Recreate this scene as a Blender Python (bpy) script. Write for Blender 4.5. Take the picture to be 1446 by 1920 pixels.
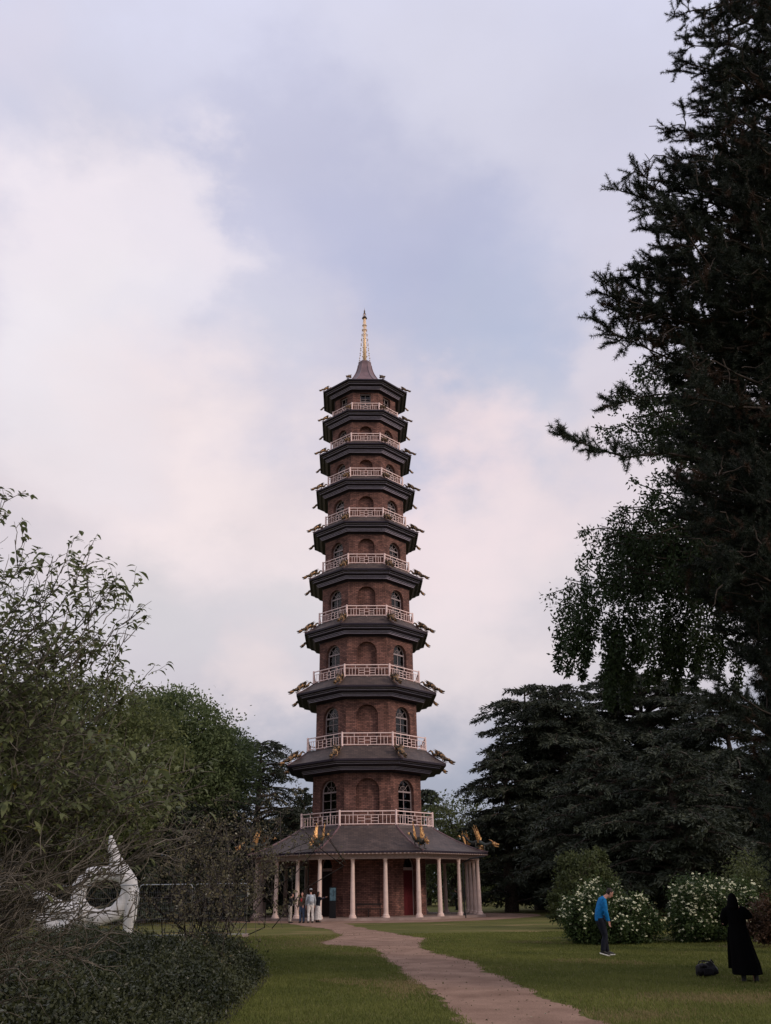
import bpy, math, random
import numpy as np
from mathutils import Vector, Matrix
R = math.radians
rng = np.random.default_rng(7)
random.seed(7)
scene = bpy.context.scene
for o in list(bpy.data.objects): bpy.data.objects.remove(o)
COL = scene.collection

# ------------------------------------------------------------------ camera
FPX, PITCH, ROLL, YAW = 1612.4, R(23.84), R(0.837), R(1.47)
CAMP = np.array([0.0, -65.06, 1.58])
_fh = np.array([math.sin(YAW), math.cos(YAW), 0]); _rt = np.array([math.cos(YAW), -math.sin(YAW), 0]); _z = np.array([0, 0, 1.0])
CF = math.cos(PITCH)*_fh + math.sin(PITCH)*_z
_up = -math.sin(PITCH)*_fh + math.cos(PITCH)*_z
CR = math.cos(ROLL)*_rt - math.sin(ROLL)*_up
CU = math.sin(ROLL)*_rt + math.cos(ROLL)*_up
cd = bpy.data.cameras.new('camera'); cam = bpy.data.objects.new('camera', cd); COL.objects.link(cam)
cam.matrix_world = Matrix(((CR[0], CU[0], -CF[0], CAMP[0]), (CR[1], CU[1], -CF[1], CAMP[1]), (CR[2], CU[2], -CF[2], CAMP[2]), (0, 0, 0, 1)))
cd.sensor_fit = 'VERTICAL'; cd.sensor_height = 24.0; cd.lens = FPX/1920*24.0; cd.clip_end = 3000; cd.clip_start = 0.05
scene.camera = cam

def ray(u, v):
    d = CF*FPX + CR*(u-723) + CU*(960-v)
    return d/np.linalg.norm(d)
def at(u, v, D):                       # point seen at (u,v) whose ground distance ahead of the viewer is D
    d = ray(u, v); return CAMP + d*(D/d[1])
def gh(x, y):                          # gentle rise of the lawn towards the tower
    t = np.clip((np.asarray(y)+48)/24.0, 0, 1); return -0.12*(1-t*t*(3-2*t))
def gp(u, v):
    d = ray(u, v); t = -CAMP[2]/d[2]
    for _ in range(12):
        p = CAMP+d*t; t = (float(gh(p[0], p[1]))-CAMP[2])/d[2]
    return CAMP+d*t

# ------------------------------------------------------------------ light
SUN_EL, SUN_AZ = R(27), R(124)         # azimuth clockwise from +Y: behind the viewer, to the right
S = np.array([math.sin(SUN_AZ)*math.cos(SUN_EL), math.cos(SUN_AZ)*math.cos(SUN_EL), math.sin(SUN_EL)])
sl = bpy.data.lights.new('sun', 'SUN'); sun = bpy.data.objects.new('sun', sl); COL.objects.link(sun)
sl.energy = 1.5; sl.angle = R(10); sl.color = (1.0, 0.83, 0.72)
sun.rotation_euler = Vector(S).to_track_quat('Z', 'Y').to_euler()
vs = scene.view_settings
scene.display_settings.display_device = 'sRGB'
vs.view_transform = 'Standard'; vs.look = 'None'; vs.exposure = 0.0; vs.gamma = 1.0; vs.use_curve_mapping = False

def lin(c):
    return tuple((x/255/12.92) if x <= 10 else ((x/255+0.055)/1.055)**2.4 for x in c)

def make_world():
    w = bpy.data.worlds.new('World'); scene.world = w; w.use_nodes = True
    nt = w.node_tree; N = nt.nodes; L = nt.links
    for n in list(N): N.remove(n)
    out = N.new('ShaderNodeOutputWorld'); bg = N.new('ShaderNodeBackground'); L.new(bg.outputs[0], out.inputs[0])
    bg.inputs[1].default_value = 0.1
    sky = N.new('ShaderNodeTexSky'); sky.sky_type = 'NISHITA'; sky.sun_disc = False
    sky.sun_elevation = SUN_EL; sky.sun_rotation = SUN_AZ
    tc = N.new('ShaderNodeTexCoord')
    def noise(scale, detail, rough, off=0, col=False, sz=1.0):
        m = N.new('ShaderNodeMapping'); m.inputs['Location'].default_value = (off, off*.7, off*.3)
        m.inputs['Scale'].default_value = (1, 1, sz)
        L.new(tc.outputs['Generated'], m.inputs[0])
        n = N.new('ShaderNodeTexNoise'); n.inputs['Scale'].default_value = scale; n.inputs['Detail'].default_value = detail
        n.inputs['Roughness'].default_value = rough
        L.new(m.outputs[0], n.inputs['Vector']); return n.outputs['Color' if col else 'Fac']
    # wispy distortion of the viewing direction: soft cloud edges
    nd = noise(4.0, 7, .55, 3.1, True, 1.5)
    sub = N.new('ShaderNodeVectorMath'); sub.operation = 'SUBTRACT'; L.new(nd, sub.inputs[0]); sub.inputs[1].default_value = (.5, .5, .5)
    sc = N.new('ShaderNodeVectorMath'); sc.operation = 'SCALE'; L.new(sub.outputs[0], sc.inputs[0]); sc.inputs['Scale'].default_value = 0.42
    ad = N.new('ShaderNodeVectorMath'); ad.operation = 'ADD'; L.new(tc.outputs['Generated'], ad.inputs[0]); L.new(sc.outputs[0], ad.inputs[1])
    nm = N.new('ShaderNodeVectorMath'); nm.operation = 'NORMALIZE'; L.new(ad.outputs[0], nm.inputs[0])
    sx = N.new('ShaderNodeSeparateXYZ'); L.new(nm.outputs[0], sx.inputs[0])
    ramp = N.new('ShaderNodeValToRGB'); L.new(sx.outputs[2], ramp.inputs[0])
    cr = ramp.color_ramp
    stops = [(0.0, (158, 163, 178)), (.10, (166, 170, 186)), (.19, (204, 198, 206)), (.30, (214, 208, 215)), (.42, (218, 208, 215)),
             (.56, (205, 202, 218)), (.72, (203, 203, 222)), (.85, (212, 213, 234)), (1.0, (206, 206, 226))]
    cr.elements[0].position = 0; cr.elements[0].color = (*lin(stops[0][1]), 1)
    cr.elements[1].position = 1; cr.elements[1].color = (*lin(stops[-1][1]), 1)
    for pz, c in stops[1:-1]:
        e = cr.elements.new(pz); e.color = (*lin(c), 1)
    cur = ramp.outputs[0]
    def blob(u, v, rad_px, colr, stren, soft=0.0):
        nonlocal cur
        d = ray(u, v)
        a = rad_px/FPX*0.9
        dv = N.new('ShaderNodeVectorMath'); dv.operation = 'DISTANCE'; L.new(nm.outputs[0], dv.inputs[0]); dv.inputs[1].default_value = tuple(d)
        mr = N.new('ShaderNodeMapRange'); mr.interpolation_type = 'SMOOTHSTEP'; L.new(dv.outputs['Value'], mr.inputs[0])
        mr.inputs[1].default_value = a*soft; mr.inputs[2].default_value = a; mr.inputs[3].default_value = stren; mr.inputs[4].default_value = 0
        mx = N.new('ShaderNodeMix'); mx.data_type = 'RGBA'; L.new(mr.outputs[0], mx.inputs[0]); L.new(cur, mx.inputs[6])
        mx.inputs[7].default_value = (*lin(colr), 1); cur = mx.outputs[2]
    for b in SKY_BLOBS: blob(*b)
    # broad soft mottling of the cloud layer
    n2 = noise(2.6, 8, .5, 11.0, False, 1.8)
    m2 = N.new('ShaderNodeMapRange'); L.new(n2, m2.inputs[0]); m2.inputs[1].default_value = .3; m2.inputs[2].default_value = .7
    m2.inputs[3].default_value = .935; m2.inputs[4].default_value = 1.05
    ml = N.new('ShaderNodeVectorMath'); ml.operation = 'SCALE'; L.new(cur, ml.inputs[0]); L.new(m2.outputs[0], ml.inputs['Scale'])
    bst = N.new('ShaderNodeVectorMath'); bst.operation = 'SCALE'; L.new(ml.outputs[0], bst.inputs[0]); bst.inputs['Scale'].default_value = 10.9
    # dim below the horizon
    s2 = N.new('ShaderNodeSeparateXYZ'); L.new(tc.outputs['Generated'], s2.inputs[0])
    mh = N.new('ShaderNodeMapRange'); L.new(s2.outputs[2], mh.inputs[0]); mh.inputs[1].default_value = -.15; mh.inputs[2].default_value = 0; mh.inputs[3].default_value = .15; mh.inputs[4].default_value = 1
    dm = N.new('ShaderNodeVectorMath'); dm.operation = 'SCALE'; L.new(bst.outputs[0], dm.inputs[0]); L.new(mh.outputs[0], dm.inputs['Scale'])
    mx = N.new('ShaderNodeMix'); mx.data_type = 'RGBA'; mx.inputs[0].default_value = .97; L.new(sky.outputs[0], mx.inputs[6]); L.new(dm.outputs[0], mx.inputs[7])
    L.new(mx.outputs[2], bg.inputs[0])
SKY_BLOBS = [
    (120, 130, 330, (200, 199, 215), .6), (900, 150, 420, (213, 212, 228), .7), (60, 30, 160, (210, 206, 222), .6),
    (640, 400, 320, (186, 188, 213), .85), (790, 560, 320, (181, 185, 212), .95), (930, 680, 290, (182, 189, 213), .95), (470, 330, 200, (190, 191, 214), .7),
    (980, 830, 180, (193, 196, 213), .7),
    (140, 440, 310, (233, 225, 233), 1.0, .35), (60, 620, 300, (231, 225, 231), .9, .3), (300, 470, 190, (228, 221, 230), .85, .3), (250, 620, 200, (222, 218, 228), .7),
    (460, 640, 200, (203, 203, 219), .8),
    (330, 880, 340, (243, 229, 230), .95), (560, 960, 260, (238, 225, 227), .85), (850, 890, 160, (234, 217, 222), .9), (100, 800, 220, (236, 226, 230), .8),
    (950, 1020, 270, (236, 220, 223), .9), (1120, 700, 130, (218, 211, 221), .7),
    (300, 1120, 260, (209, 205, 210), .8), (560, 1110, 160, (212, 208, 212), .6), (480, 1270, 160, (228, 215, 217), .85), (900, 1210, 270, (231, 219, 221), .85),
]
make_world()

# ------------------------------------------------------------------ mesh helpers
def link(o, parent=None):
    COL.objects.link(o)
    if parent is not None: o.parent = parent
    return o
def tag(o, label=None, cat=None, group=None, kind=None):
    if label: o['label'] = label
    if cat: o['category'] = cat
    if group: o['group'] = group
    if kind: o['kind'] = kind
    return o
def empty(name, loc, rz=0.0, **k):
    o = bpy.data.objects.new(name, None); o.empty_display_size = .2; link(o)
    o.location = tuple(float(a) for a in loc); o.rotation_euler = (0, 0, rz)
    return tag(o, **k)
def copy_tree(o, parent=None):
    c = o.copy(); link(c, parent)
    for ch in [x for x in bpy.data.objects if x.parent == o]: copy_tree(ch, c)
    return c

class MB:
    def __init__(s): s.v = []; s.f = []; s.uv = []; s.has_uv = False
    def face(s, pts, uv=None):
        n = len(s.v); s.v += [tuple(map(float, p)) for p in pts]; s.f.append(tuple(range(n, n+len(pts))))
        if uv is not None: s.has_uv = True
        s.uv += [tuple(q) for q in (uv if uv is not None else [(0, 0)]*len(pts))]
    def raw(s, V, F):
        n = len(s.v); s.v += [tuple(map(float, p)) for p in V]
        for f in F:
            s.f.append(tuple(i+n for i in f)); s.uv += [(0, 0)]*len(f)
    def box(s, c, d, M=None):
        x, y, z = d[0]/2, d[1]/2, d[2]/2
        V = [(-x, -y, -z), (x, -y, -z), (x, y, -z), (-x, y, -z), (-x, -y, z), (x, -y, z), (x, y, z), (-x, y, z)]
        V = [np.array(q)+np.array(c) for q in V]
        if M is not None: V = [M(q) for q in V]
        s.raw(V, [(0, 3, 2, 1), (4, 5, 6, 7), (0, 1, 5, 4), (1, 2, 6, 5), (2, 3, 7, 6), (3, 0, 4, 7)])
    def tube(s, path, rad, n=8, caps=True, side=None):
        P = np.array(path, float); m = len(P)
        rad = [(r, r) if np.isscalar(r) else tuple(r) for r in (rad if hasattr(rad, '__len__') else [rad]*m)]
        T = np.gradient(P, axis=0); T /= np.linalg.norm(T, axis=1)[:, None]+1e-9
        if side is None:
            a = np.array([0, 0, 1.0]) if abs(T[0][2]) < .9 else np.array([1.0, 0, 0])
            sd = np.cross(T[0], a)
        else: sd = np.array(side, float)
        V = []
        for i in range(m):
            sd = sd-T[i]*np.dot(sd, T[i]); sd /= np.linalg.norm(sd)+1e-9
            up = np.cross(sd, T[i])
            for k in range(n):
                a = 2*math.pi*k/n
                V.append(P[i]+sd*math.cos(a)*rad[i][0]+up*math.sin(a)*rad[i][1])
        F = [(i*n+k, i*n+(k+1) % n, (i+1)*n+(k+1) % n, (i+1)*n+k) for i in range(m-1) for k in range(n)]
        if caps:
            F.append(tuple(range(n-1, -1, -1))); F.append(tuple((m-1)*n+k for k in range(n)))
        s.raw(V, F)
    def ball(s, c, r, n=10, m=7):
        r = (r, r, r) if np.isscalar(r) else r
        V = [(c[0], c[1], c[2]-r[2])]
        for i in range(1, m):
            t = math.pi*i/m
            for k in range(n):
                a = 2*math.pi*k/n; V.append((c[0]+r[0]*math.sin(t)*math.cos(a), c[1]+r[1]*math.sin(t)*math.sin(a), c[2]-r[2]*math.cos(t)))
        V.append((c[0], c[1], c[2]+r[2])); L = len(V)-1
        F = [(0, 1+(k+1) % n, 1+k) for k in range(n)]
        F += [(1+i*n+k, 1+i*n+(k+1) % n, 1+(i+1)*n+(k+1) % n, 1+(i+1)*n+k) for i in range(m-2) for k in range(n)]
        F += [(1+(m-2)*n+k, 1+(m-2)*n+(k+1) % n, L) for k in range(n)]
        s.raw(V, F)
    def build(s, name, mat, parent=None, smooth=False, **k):
        me = bpy.data.meshes.new(name); me.from_pydata(s.v, [], s.f)
        if s.has_uv:
            uvl = me.uv_layers.new(name='UVMap'); uvl.data.foreach_set('uv', np.array(s.uv, dtype=np.float32).ravel())
        me.materials.append(mat)
        if smooth: me.polygons.foreach_set('use_smooth', [True]*len(me.polygons))
        me.update(); o = bpy.data.objects.new(name, me); link(o, parent); return tag(o, **k)

def np_obj(name, parts, mat, parent=None, tint=None, smooth=False, **k):
    """parts: list of (V, F) numpy arrays; F (n,3) or (n,4)."""
    off = 0; Vs = []; idx = []; cnt = []
    for V, F in parts:
        Vs.append(V)
        if not isinstance(F, list): F = [F]
        for f in F:
            idx.append((f+off).ravel()); cnt.append(np.full(len(f), f.shape[1]))
        off += len(V)
    V = np.concatenate(Vs).astype(np.float32); idx = np.concatenate(idx).astype(np.int32); cnt = np.concatenate(cnt).astype(np.int32)
    me = bpy.data.meshes.new(name)
    me.vertices.add(len(V)); me.vertices.foreach_set('co', V.ravel())
    me.loops.add(len(idx)); me.loops.foreach_set('vertex_index', idx)
    me.polygons.add(len(cnt)); st = np.concatenate([[0], np.cumsum(cnt)[:-1]]).astype(np.int32)
    me.polygons.foreach_set('loop_start', st)
    if smooth: me.polygons.foreach_set('use_smooth', np.ones(len(cnt), dtype=bool))
    if tint is not None:
        a = me.attributes.new('tint', 'FLOAT', 'POINT'); a.data.foreach_set('value', np.concatenate(tint).astype(np.float32))
    me.update(calc_edges=True); me.materials.append(mat)
    o = bpy.data.objects.new(name, me); link(o, parent); return tag(o, **k)

def unit(a): return a/(np.linalg.norm(a, axis=-1, keepdims=True)+1e-9)
def rdir(n): return unit(rng.normal(size=(n, 3)))

def leaf_quads(P, D, L, W):            # flat pointed leaves (diamonds)
    n = len(P); L = np.broadcast_to(L, (n,))[:, None]; W = np.broadcast_to(W, (n,))[:, None]
    sd = unit(np.cross(D, rdir(n)))
    V = np.stack([P, P+D*L*.45+sd*W*.5, P+D*L, P+D*L*.45-sd*W*.5], 1).reshape(-1, 3)
    return V, np.arange(4*n).reshape(n, 4)
def needle_tris(P, D, L, W):
    n = len(P); L = np.broadcast_to(L, (n,))[:, None]; W = np.broadcast_to(W, (n,))[:, None]
    sd = unit(np.cross(D, rdir(n)))
    V = np.stack([P-sd*W*.5, P+sd*W*.5, P+D*L], 1).reshape(-1, 3)
    return V, np.arange(3*n).reshape(n, 3)
def droop_leaves(P, D, L, W, curl=.5):      # big curved leaves of four segments
    n = len(P); L = np.broadcast_to(L, (n,))[:, None]; W = np.broadcast_to(W, (n,))[:, None]
    up = np.tile([0, 0, 1.0], (n, 1)); sd = unit(np.cross(D, up)+rng.normal(size=(n, 3))*.25)
    c = curl*(.5+rng.random((n, 1)))
    def q(t): return P+D*L*t*(1-.25*c*t)-up*L*c*t*t
    pts = [q(0)]
    for t, w in ((.28, .75), (.55, 1), (.8, .6)):
        m = q(t); pts += [m+sd*W*w*.5, m-sd*W*w*.5]
    pts.append(q(1.0))
    V = np.stack(pts, 1).reshape(-1, 3); b = np.arange(n)[:, None]*8
    return V, [b+np.array([[0, 1, 2]]), b+np.array([[1, 3, 4, 2]]), b+np.array([[3, 5, 6, 4]]), b+np.array([[5, 7, 6]])]

def wob(n, s):                         # smooth random walk, for natural limbs
    a = np.cumsum(rng.normal(size=(n, 3)), 0); a -= np.linspace(0, 1, n)[:, None]*a[-1]; return a*s/math.sqrt(n)
def limb(a, b, nseg=8, w=.1, sag=0.0):
    a = np.array(a, float); b = np.array(b, float); t = np.linspace(0, 1, nseg+1)[:, None]
    l = np.linalg.norm(b-a); P = a*(1-t)+b*t+wob(nseg+1, w*l)
    P[:, 2] += sag*l*4*(t*(1-t))[:, 0]
    return P
class Wood:
    """many thin tubes, gathered and built with numpy"""
    def __init__(s): s.parts = []
    def add(s, P, r0, r1, n=5):
        P = np.asarray(P, float); m = len(P); T = unit(np.gradient(P, axis=0))
        a = np.tile([0, 0, 1.0], (m, 1)); a[np.abs(T[:, 2]) > .9] = [1, 0, 0]
        sd = unit(np.cross(T, np.tile([.3, .9, .31] if abs(T[0] @ [.3, .9, .31]) < .85 else [1, 0, .2], (m, 1)))); up = np.cross(sd, T)
        r = np.linspace(r0, r1, m)[:, None, None]; an = np.arange(n)*2*math.pi/n
        V = (P[:, None]+r*(sd[:, None]*np.cos(an)[None, :, None]+up[:, None]*np.sin(an)[None, :, None])).reshape(-1, 3)
        i = np.arange(m-1)[:, None]*n; k = np.arange(n)[None]; k2 = (k+1) % n
        F = np.stack([i+k, i+k2, i+n+k2, i+n+k], -1).reshape(-1, 4)
        s.parts.append((V, F))
    def build(s, name, mat, parent=None): return np_obj(name, s.parts, mat, parent, smooth=True)

# ------------------------------------------------------------------ materials
def nodes(name):
    m = bpy.data.materials.new(name); m.use_nodes = True; nt = m.node_tree
    return m, nt.nodes, nt.links, nt.nodes['Principled BSDF']
def noise_mat(name, c1, c2, scale=5.0, rough=.8, bump=0.0, metal=0.0, detail=5, spec=.3, bscale=None, coord='Object', contrast=(.35, .65)):
    m, N, L, B = nodes(name)
    tc = N.new('ShaderNodeTexCoord'); n = N.new('ShaderNodeTexNoise'); n.inputs['Scale'].default_value = scale; n.inputs['Detail'].default_value = detail
    L.new(tc.outputs[coord], n.inputs['Vector'])
    r = N.new('ShaderNodeValToRGB'); r.color_ramp.elements[0].position = contrast[0]; r.color_ramp.elements[1].position = contrast[1]
    r.color_ramp.elements[0].color = (*c1, 1); r.color_ramp.elements[1].color = (*c2, 1)
    L.new(n.outputs['Fac'], r.inputs[0]); L.new(r.outputs[0], B.inputs['Base Color'])
    B.inputs['Roughness'].default_value = rough; B.inputs['Metallic'].default_value = metal; B.inputs['Specular IOR Level'].default_value = spec
    if bump:
        n2 = N.new('ShaderNodeTexNoise'); n2.inputs['Scale'].default_value = bscale or scale*4; n2.inputs['Detail'].default_value = 6
        L.new(tc.outputs[coord], n2.inputs['Vector'])
        b = N.new('ShaderNodeBump'); b.inputs['Strength'].default_value = bump; b.inputs['Distance'].default_value = .02
        L.new(n2.outputs['Fac'], b.inputs['Height']); L.new(b.outputs[0], B.inputs['Normal'])
    return m
def foliage_mat(name, ca, cb, transl=.3, rough=.55, cc=None):
    m, N, L, B = nodes(name)
    at_ = N.new('ShaderNodeAttribute'); at_.attribute_name = 'tint'
    r = N.new('ShaderNodeValToRGB'); r.color_ramp.elements[0].color = (*ca, 1); r.color_ramp.elements[1].color = (*cb, 1)
    r.color_ramp.elements[0].position = .0; r.color_ramp.elements[1].position = .9
    if cc:
        e = r.color_ramp.elements.new(.97); e.color = (*cc, 1); r.color_ramp.elements[2].color = (*cc, 1)
        r.color_ramp.elements[1].color = (*cb, 1)
    L.new(at_.outputs['Fac'], r.inputs[0])
    L.new(r.outputs[0], B.inputs['Base Color']); B.inputs['Roughness'].default_value = rough; B.inputs['Specular IOR Level'].default_value = .25
    t = N.new('ShaderNodeBsdfTranslucent'); L.new(r.outputs[0], t.inputs[0])
    mx = N.new('ShaderNodeMixShader'); mx.inputs[0].default_value = transl; out = N['Material Output']
    L.new(B.outputs[0], mx.inputs[1]); L.new(t.outputs[0], mx.inputs[2]); L.new(mx.outputs[0], out.inputs[0])
    return m
def brick_mat():
    m, N, L, B = nodes('brick')
    uv = N.new('ShaderNodeUVMap'); uv.uv_map = 'UVMap'
    b = N.new('ShaderNodeTexBrick'); b.inputs['Scale'].default_value = 1.0
    b.inputs['Color1'].default_value = (.250, .122, .098, 1); b.inputs['Color2'].default_value = (.105, .055, .048, 1); b.inputs['Mortar'].default_value = (.050, .034, .030, 1)
    b.inputs['Mortar Size'].default_value = .012; b.inputs['Brick Width'].default_value = .3; b.inputs['Row Height'].default_value = .105
    b.inputs['Bias'].default_value = -.1
    L.new(uv.outputs[0], b.inputs['Vector'])
    n = N.new('ShaderNodeTexNoise'); n.inputs['Scale'].default_value = 1.1; n.inputs['Detail'].default_value = 7; L.new(uv.outputs[0], n.inputs['Vector'])
    mr = N.new('ShaderNodeMapRange'); L.new(n.outputs['Fac'], mr.inputs[0]); mr.inputs[1].default_value = .3; mr.inputs[2].default_value = .7; mr.inputs[3].default_value = .68; mr.inputs[4].default_value = 1.4
    mp = N.new('ShaderNodeMapping'); mp.inputs['Scale'].default_value = (3.2, .35, 1); L.new(uv.outputs[0], mp.inputs[0])
    n3 = N.new('ShaderNodeTexNoise'); n3.inputs['Scale'].default_value = 1.0; n3.inputs['Detail'].default_value = 6; L.new(mp.outputs[0], n3.inputs['Vector'])
    m3 = N.new('ShaderNodeMapRange'); L.new(n3.outputs['Fac'], m3.inputs[0]); m3.inputs[1].default_value = .38; m3.inputs[2].default_value = .62; m3.inputs[3].default_value = .84; m3.inputs[4].default_value = 1.12
    mm = N.new('ShaderNodeMath'); mm.operation = 'MULTIPLY'; L.new(mr.outputs[0], mm.inputs[0]); L.new(m3.outputs[0], mm.inputs[1])
    v = N.new('ShaderNodeVectorMath'); v.operation = 'SCALE'; L.new(b.outputs['Color'], v.inputs[0]); L.new(mm.outputs[0], v.inputs['Scale'])
    L.new(v.outputs[0], B.inputs['Base Color']); B.inputs['Roughness'].default_value = .88; B.inputs['Specular IOR Level'].default_value = .2
    bp = N.new('ShaderNodeBump'); bp.inputs['Strength'].default_value = .5; bp.inputs['Distance'].default_value = .012; bp.invert = True
    L.new(b.outputs['Fac'], bp.inputs['Height']); L.new(bp.outputs[0], B.inputs['Normal'])
    return m
def slate_mat():
    m, N, L, B = nodes('slate')
    uv = N.new('ShaderNodeUVMap'); uv.uv_map = 'UVMap'
    b = N.new('ShaderNodeTexBrick'); b.inputs['Scale'].default_value = 1
    b.inputs['Color1'].default_value = (.105, .075, .064, 1); b.inputs['Color2'].default_value = (.062, .046, .042, 1); b.inputs['Mortar'].default_value = (.035, .03, .03, 1)
    b.inputs['Mortar Size'].default_value = .012; b.inputs['Brick Width'].default_value = .32; b.inputs['Row Height'].default_value = .2
    L.new(uv.outputs[0], b.inputs['Vector'])
    n = N.new('ShaderNodeTexNoise'); n.inputs['Scale'].default_value = .8; n.inputs['Detail'].default_value = 8; L.new(uv.outputs[0], n.inputs['Vector'])
    mr = N.new('ShaderNodeMapRange'); L.new(n.outputs['Fac'], mr.inputs[0]); mr.inputs[1].default_value = .3; mr.inputs[2].default_value = .7; mr.inputs[3].default_value = .75; mr.inputs[4].default_value = 1.3
    v = N.new('ShaderNodeVectorMath'); v.operation = 'SCALE'; L.new(b.outputs['Color'], v.inputs[0]); L.new(mr.outputs[0], v.inputs['Scale'])
    L.new(v.outputs[0], B.inputs['Base Color']); B.inputs['Roughness'].default_value = .6
    bp = N.new('ShaderNodeBump'); bp.inputs['Strength'].default_value = .4; bp.inputs['Distance'].default_value = .02; bp.invert = True
    L.new(b.outputs['Fac'], bp.inputs['Height']); L.new(bp.outputs[0], B.inputs['Normal'])
    return m
def glass_mat():
    m, N, L, B = nodes('window_glass'); N.remove(B)
    t = N.new('ShaderNodeBsdfTransparent'); t.inputs[0].default_value = (.40, .42, .44, 1)
    g = N.new('ShaderNodeBsdfGlossy'); g.inputs['Roughness'].default_value = .04
    f = N.new('ShaderNodeFresnel'); f.inputs['IOR'].default_value = 1.5
    mx = N.new('ShaderNodeMixShader'); L.new(f.outputs[0], mx.inputs[0]); L.new(t.outputs[0], mx.inputs[1]); L.new(g.outputs[0], mx.inputs[2]); L.new(mx.outputs[0], N['Material Output'].inputs[0])
    return m
def plain(name, c, rough=.7, metal=0, spec=.3, var=.12, scale=8, bump=.0):
    return noise_mat(name, tuple(x*(1-var) for x in c), tuple(min(1, x*(1+var)) for x in c), scale, rough, bump, metal, spec=spec)
M = dict(
    brick=brick_mat(), slate=slate_mat(), glass=glass_mat(),
    rail=plain('pink_cream_paint', (.90, .68, .63), .55, var=.07), column=plain('column_paint', (.74, .57, .49), .5, var=.08, scale=3),
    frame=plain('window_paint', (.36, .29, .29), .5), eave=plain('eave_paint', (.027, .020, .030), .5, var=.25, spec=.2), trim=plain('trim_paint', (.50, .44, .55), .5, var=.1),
    soffit=plain('soffit_paint', (.40, .30, .27), .6), lead=plain('lead', (.17, .10, .105), .45, spec=.5, var=.25, scale=2),
    bronze=noise_mat('bronze', (.05, .045, .035), (.42, .24, .11), 7, .4, .3, .6, contrast=(.45, .62)), gold=noise_mat('gilding', (.22, .09, .035), (.85, .50, .20), 10, .45, .3, .35, contrast=(.4, .6)),
    scale=noise_mat('dragon_green', (.012, .028, .022), (.06, .05, .04), 12, .35, .3, .3), stone=noise_mat('platform_stone', (.26, .19, .16), (.38, .29, .25), 1.5, .85, .2),
    darkwood=plain('dark_wood', (.03, .018, .015), .5), red=plain('red_door', (.085, .010, .014), .45), iron=plain('black_iron', (.012, .012, .013), .5),
    bark=noise_mat('bark', (.025, .018, .014), (.075, .058, .045), 9, .9, .8), greybark=noise_mat('grey_bark', (.06, .052, .042), (.19, .165, .13), 9, .85, .6),
    white=noise_mat('white_fibreglass', (.52, .51, .49), (.68, .67, .65), 2.2, .5, .15), bells=plain('pale_bells', (.85, .74, .66), .4), steel=plain('galvanised_steel', (.35, .36, .36), .4, .8),
    soil=noise_mat('soil', (.014, .010, .008), (.04, .028, .020), 3, .95, .8, bscale=40), skin=plain('skin', (.50, .26, .20), .55, var=.08),
    screen=plain('poster_print', (.12, .22, .26), .4, var=.5, scale=5), log=plain('pale_wood', (.45, .38, .3), .8),
)

# ------------------------------------------------------------------ ground, path
def ground_mat():
    m, N, L, B = nodes('lawn_grass')
    tc = N.new('ShaderNodeTexCoord')
    def nz(s, d=6, sy=1.0):
        mp = N.new('ShaderNodeMapping'); mp.inputs['Scale'].default_value = (1, sy, 1); L.new(tc.outputs['Object'], mp.inputs[0])
        n = N.new('ShaderNodeTexNoise'); n.inputs['Scale'].default_value = s; n.inputs['Detail'].default_value = d; L.new(mp.outputs[0], n.inputs['Vector']); return n.outputs['Fac']
    def ramp(fac, a, b, ca, cb):
        r = N.new('ShaderNodeValToRGB'); r.color_ramp.elements[0].position = a; r.color_ramp.elements[1].position = b
        r.color_ramp.elements[0].color = (*ca, 1); r.color_ramp.elements[1].color = (*cb, 1); L.new(fac, r.inputs[0]); return r.outputs[0]
    base = ramp(nz(.35, 8, 1.4), .35, .65, (.070, .082, .020), (.15, .14, .040))
    fine = ramp(nz(14, 5), .3, .7, (.060, .068, .018), (.18, .165, .058))
    mx = N.new('ShaderNodeMix'); mx.data_type = 'RGBA'; mx.inputs[0].default_value = .5; L.new(base, mx.inputs[6]); L.new(fine, mx.inputs[7])
    dry = ramp(nz(.22, 9, 2.2), .56, .66, (0, 0, 0), (1, 1, 1))
    m2 = N.new('ShaderNodeMix'); m2.data_type = 'RGBA'; L.new(dry, m2.inputs[0]); L.new(mx.outputs[2], m2.inputs[6]); m2.inputs[7].default_value = (.22, .165, .075, 1)
    L.new(m2.outputs[2], B.inputs['Base Color']); B.inputs['Roughness'].default_value = .95; B.inputs['Specular IOR Level'].default_value = .1
    bp = N.new('ShaderNodeBump'); bp.inputs['Strength'].default_value = .6; bp.inputs['Distance'].default_value = .05; L.new(nz(30, 4), bp.inputs['Height']); L.new(bp.outputs[0], B.inputs['Normal'])
    return m
def ground():
    ys = np.concatenate([[-400, -120], np.arange(-80, -20, 1.5), [-20, 0, 60, 200, 900]]); xs = np.array([-900, -200, -60, -20, -10, 0, 10, 20, 60, 200, 900.])
    X, Y = np.meshgrid(xs, ys); V = np.stack([X, Y, gh(X, Y)], -1).reshape(-1, 3); nx = len(xs)
    i = np.arange(len(ys)-1)[:, None]*nx+np.arange(nx-1)[None]; F = np.stack([i, i+1, i+nx+1, i+nx], -1).reshape(-1, 4)
    np_obj('ground', [(V, F)], ground_mat(), smooth=True, kind='structure')
ground()
PATH_L = [(540, 1731), (575, 1737), (612, 1741), (632, 1747), (640, 1754), (622, 1762), (596, 1769), (612, 1773), (650, 1774), (700, 1779), (716, 1792), (733, 1808), (757, 1827), (790, 1848), (815, 1868), (838, 1890), (868, 1912), (900, 1940), (960, 1995), (1080, 2120)]
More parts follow.
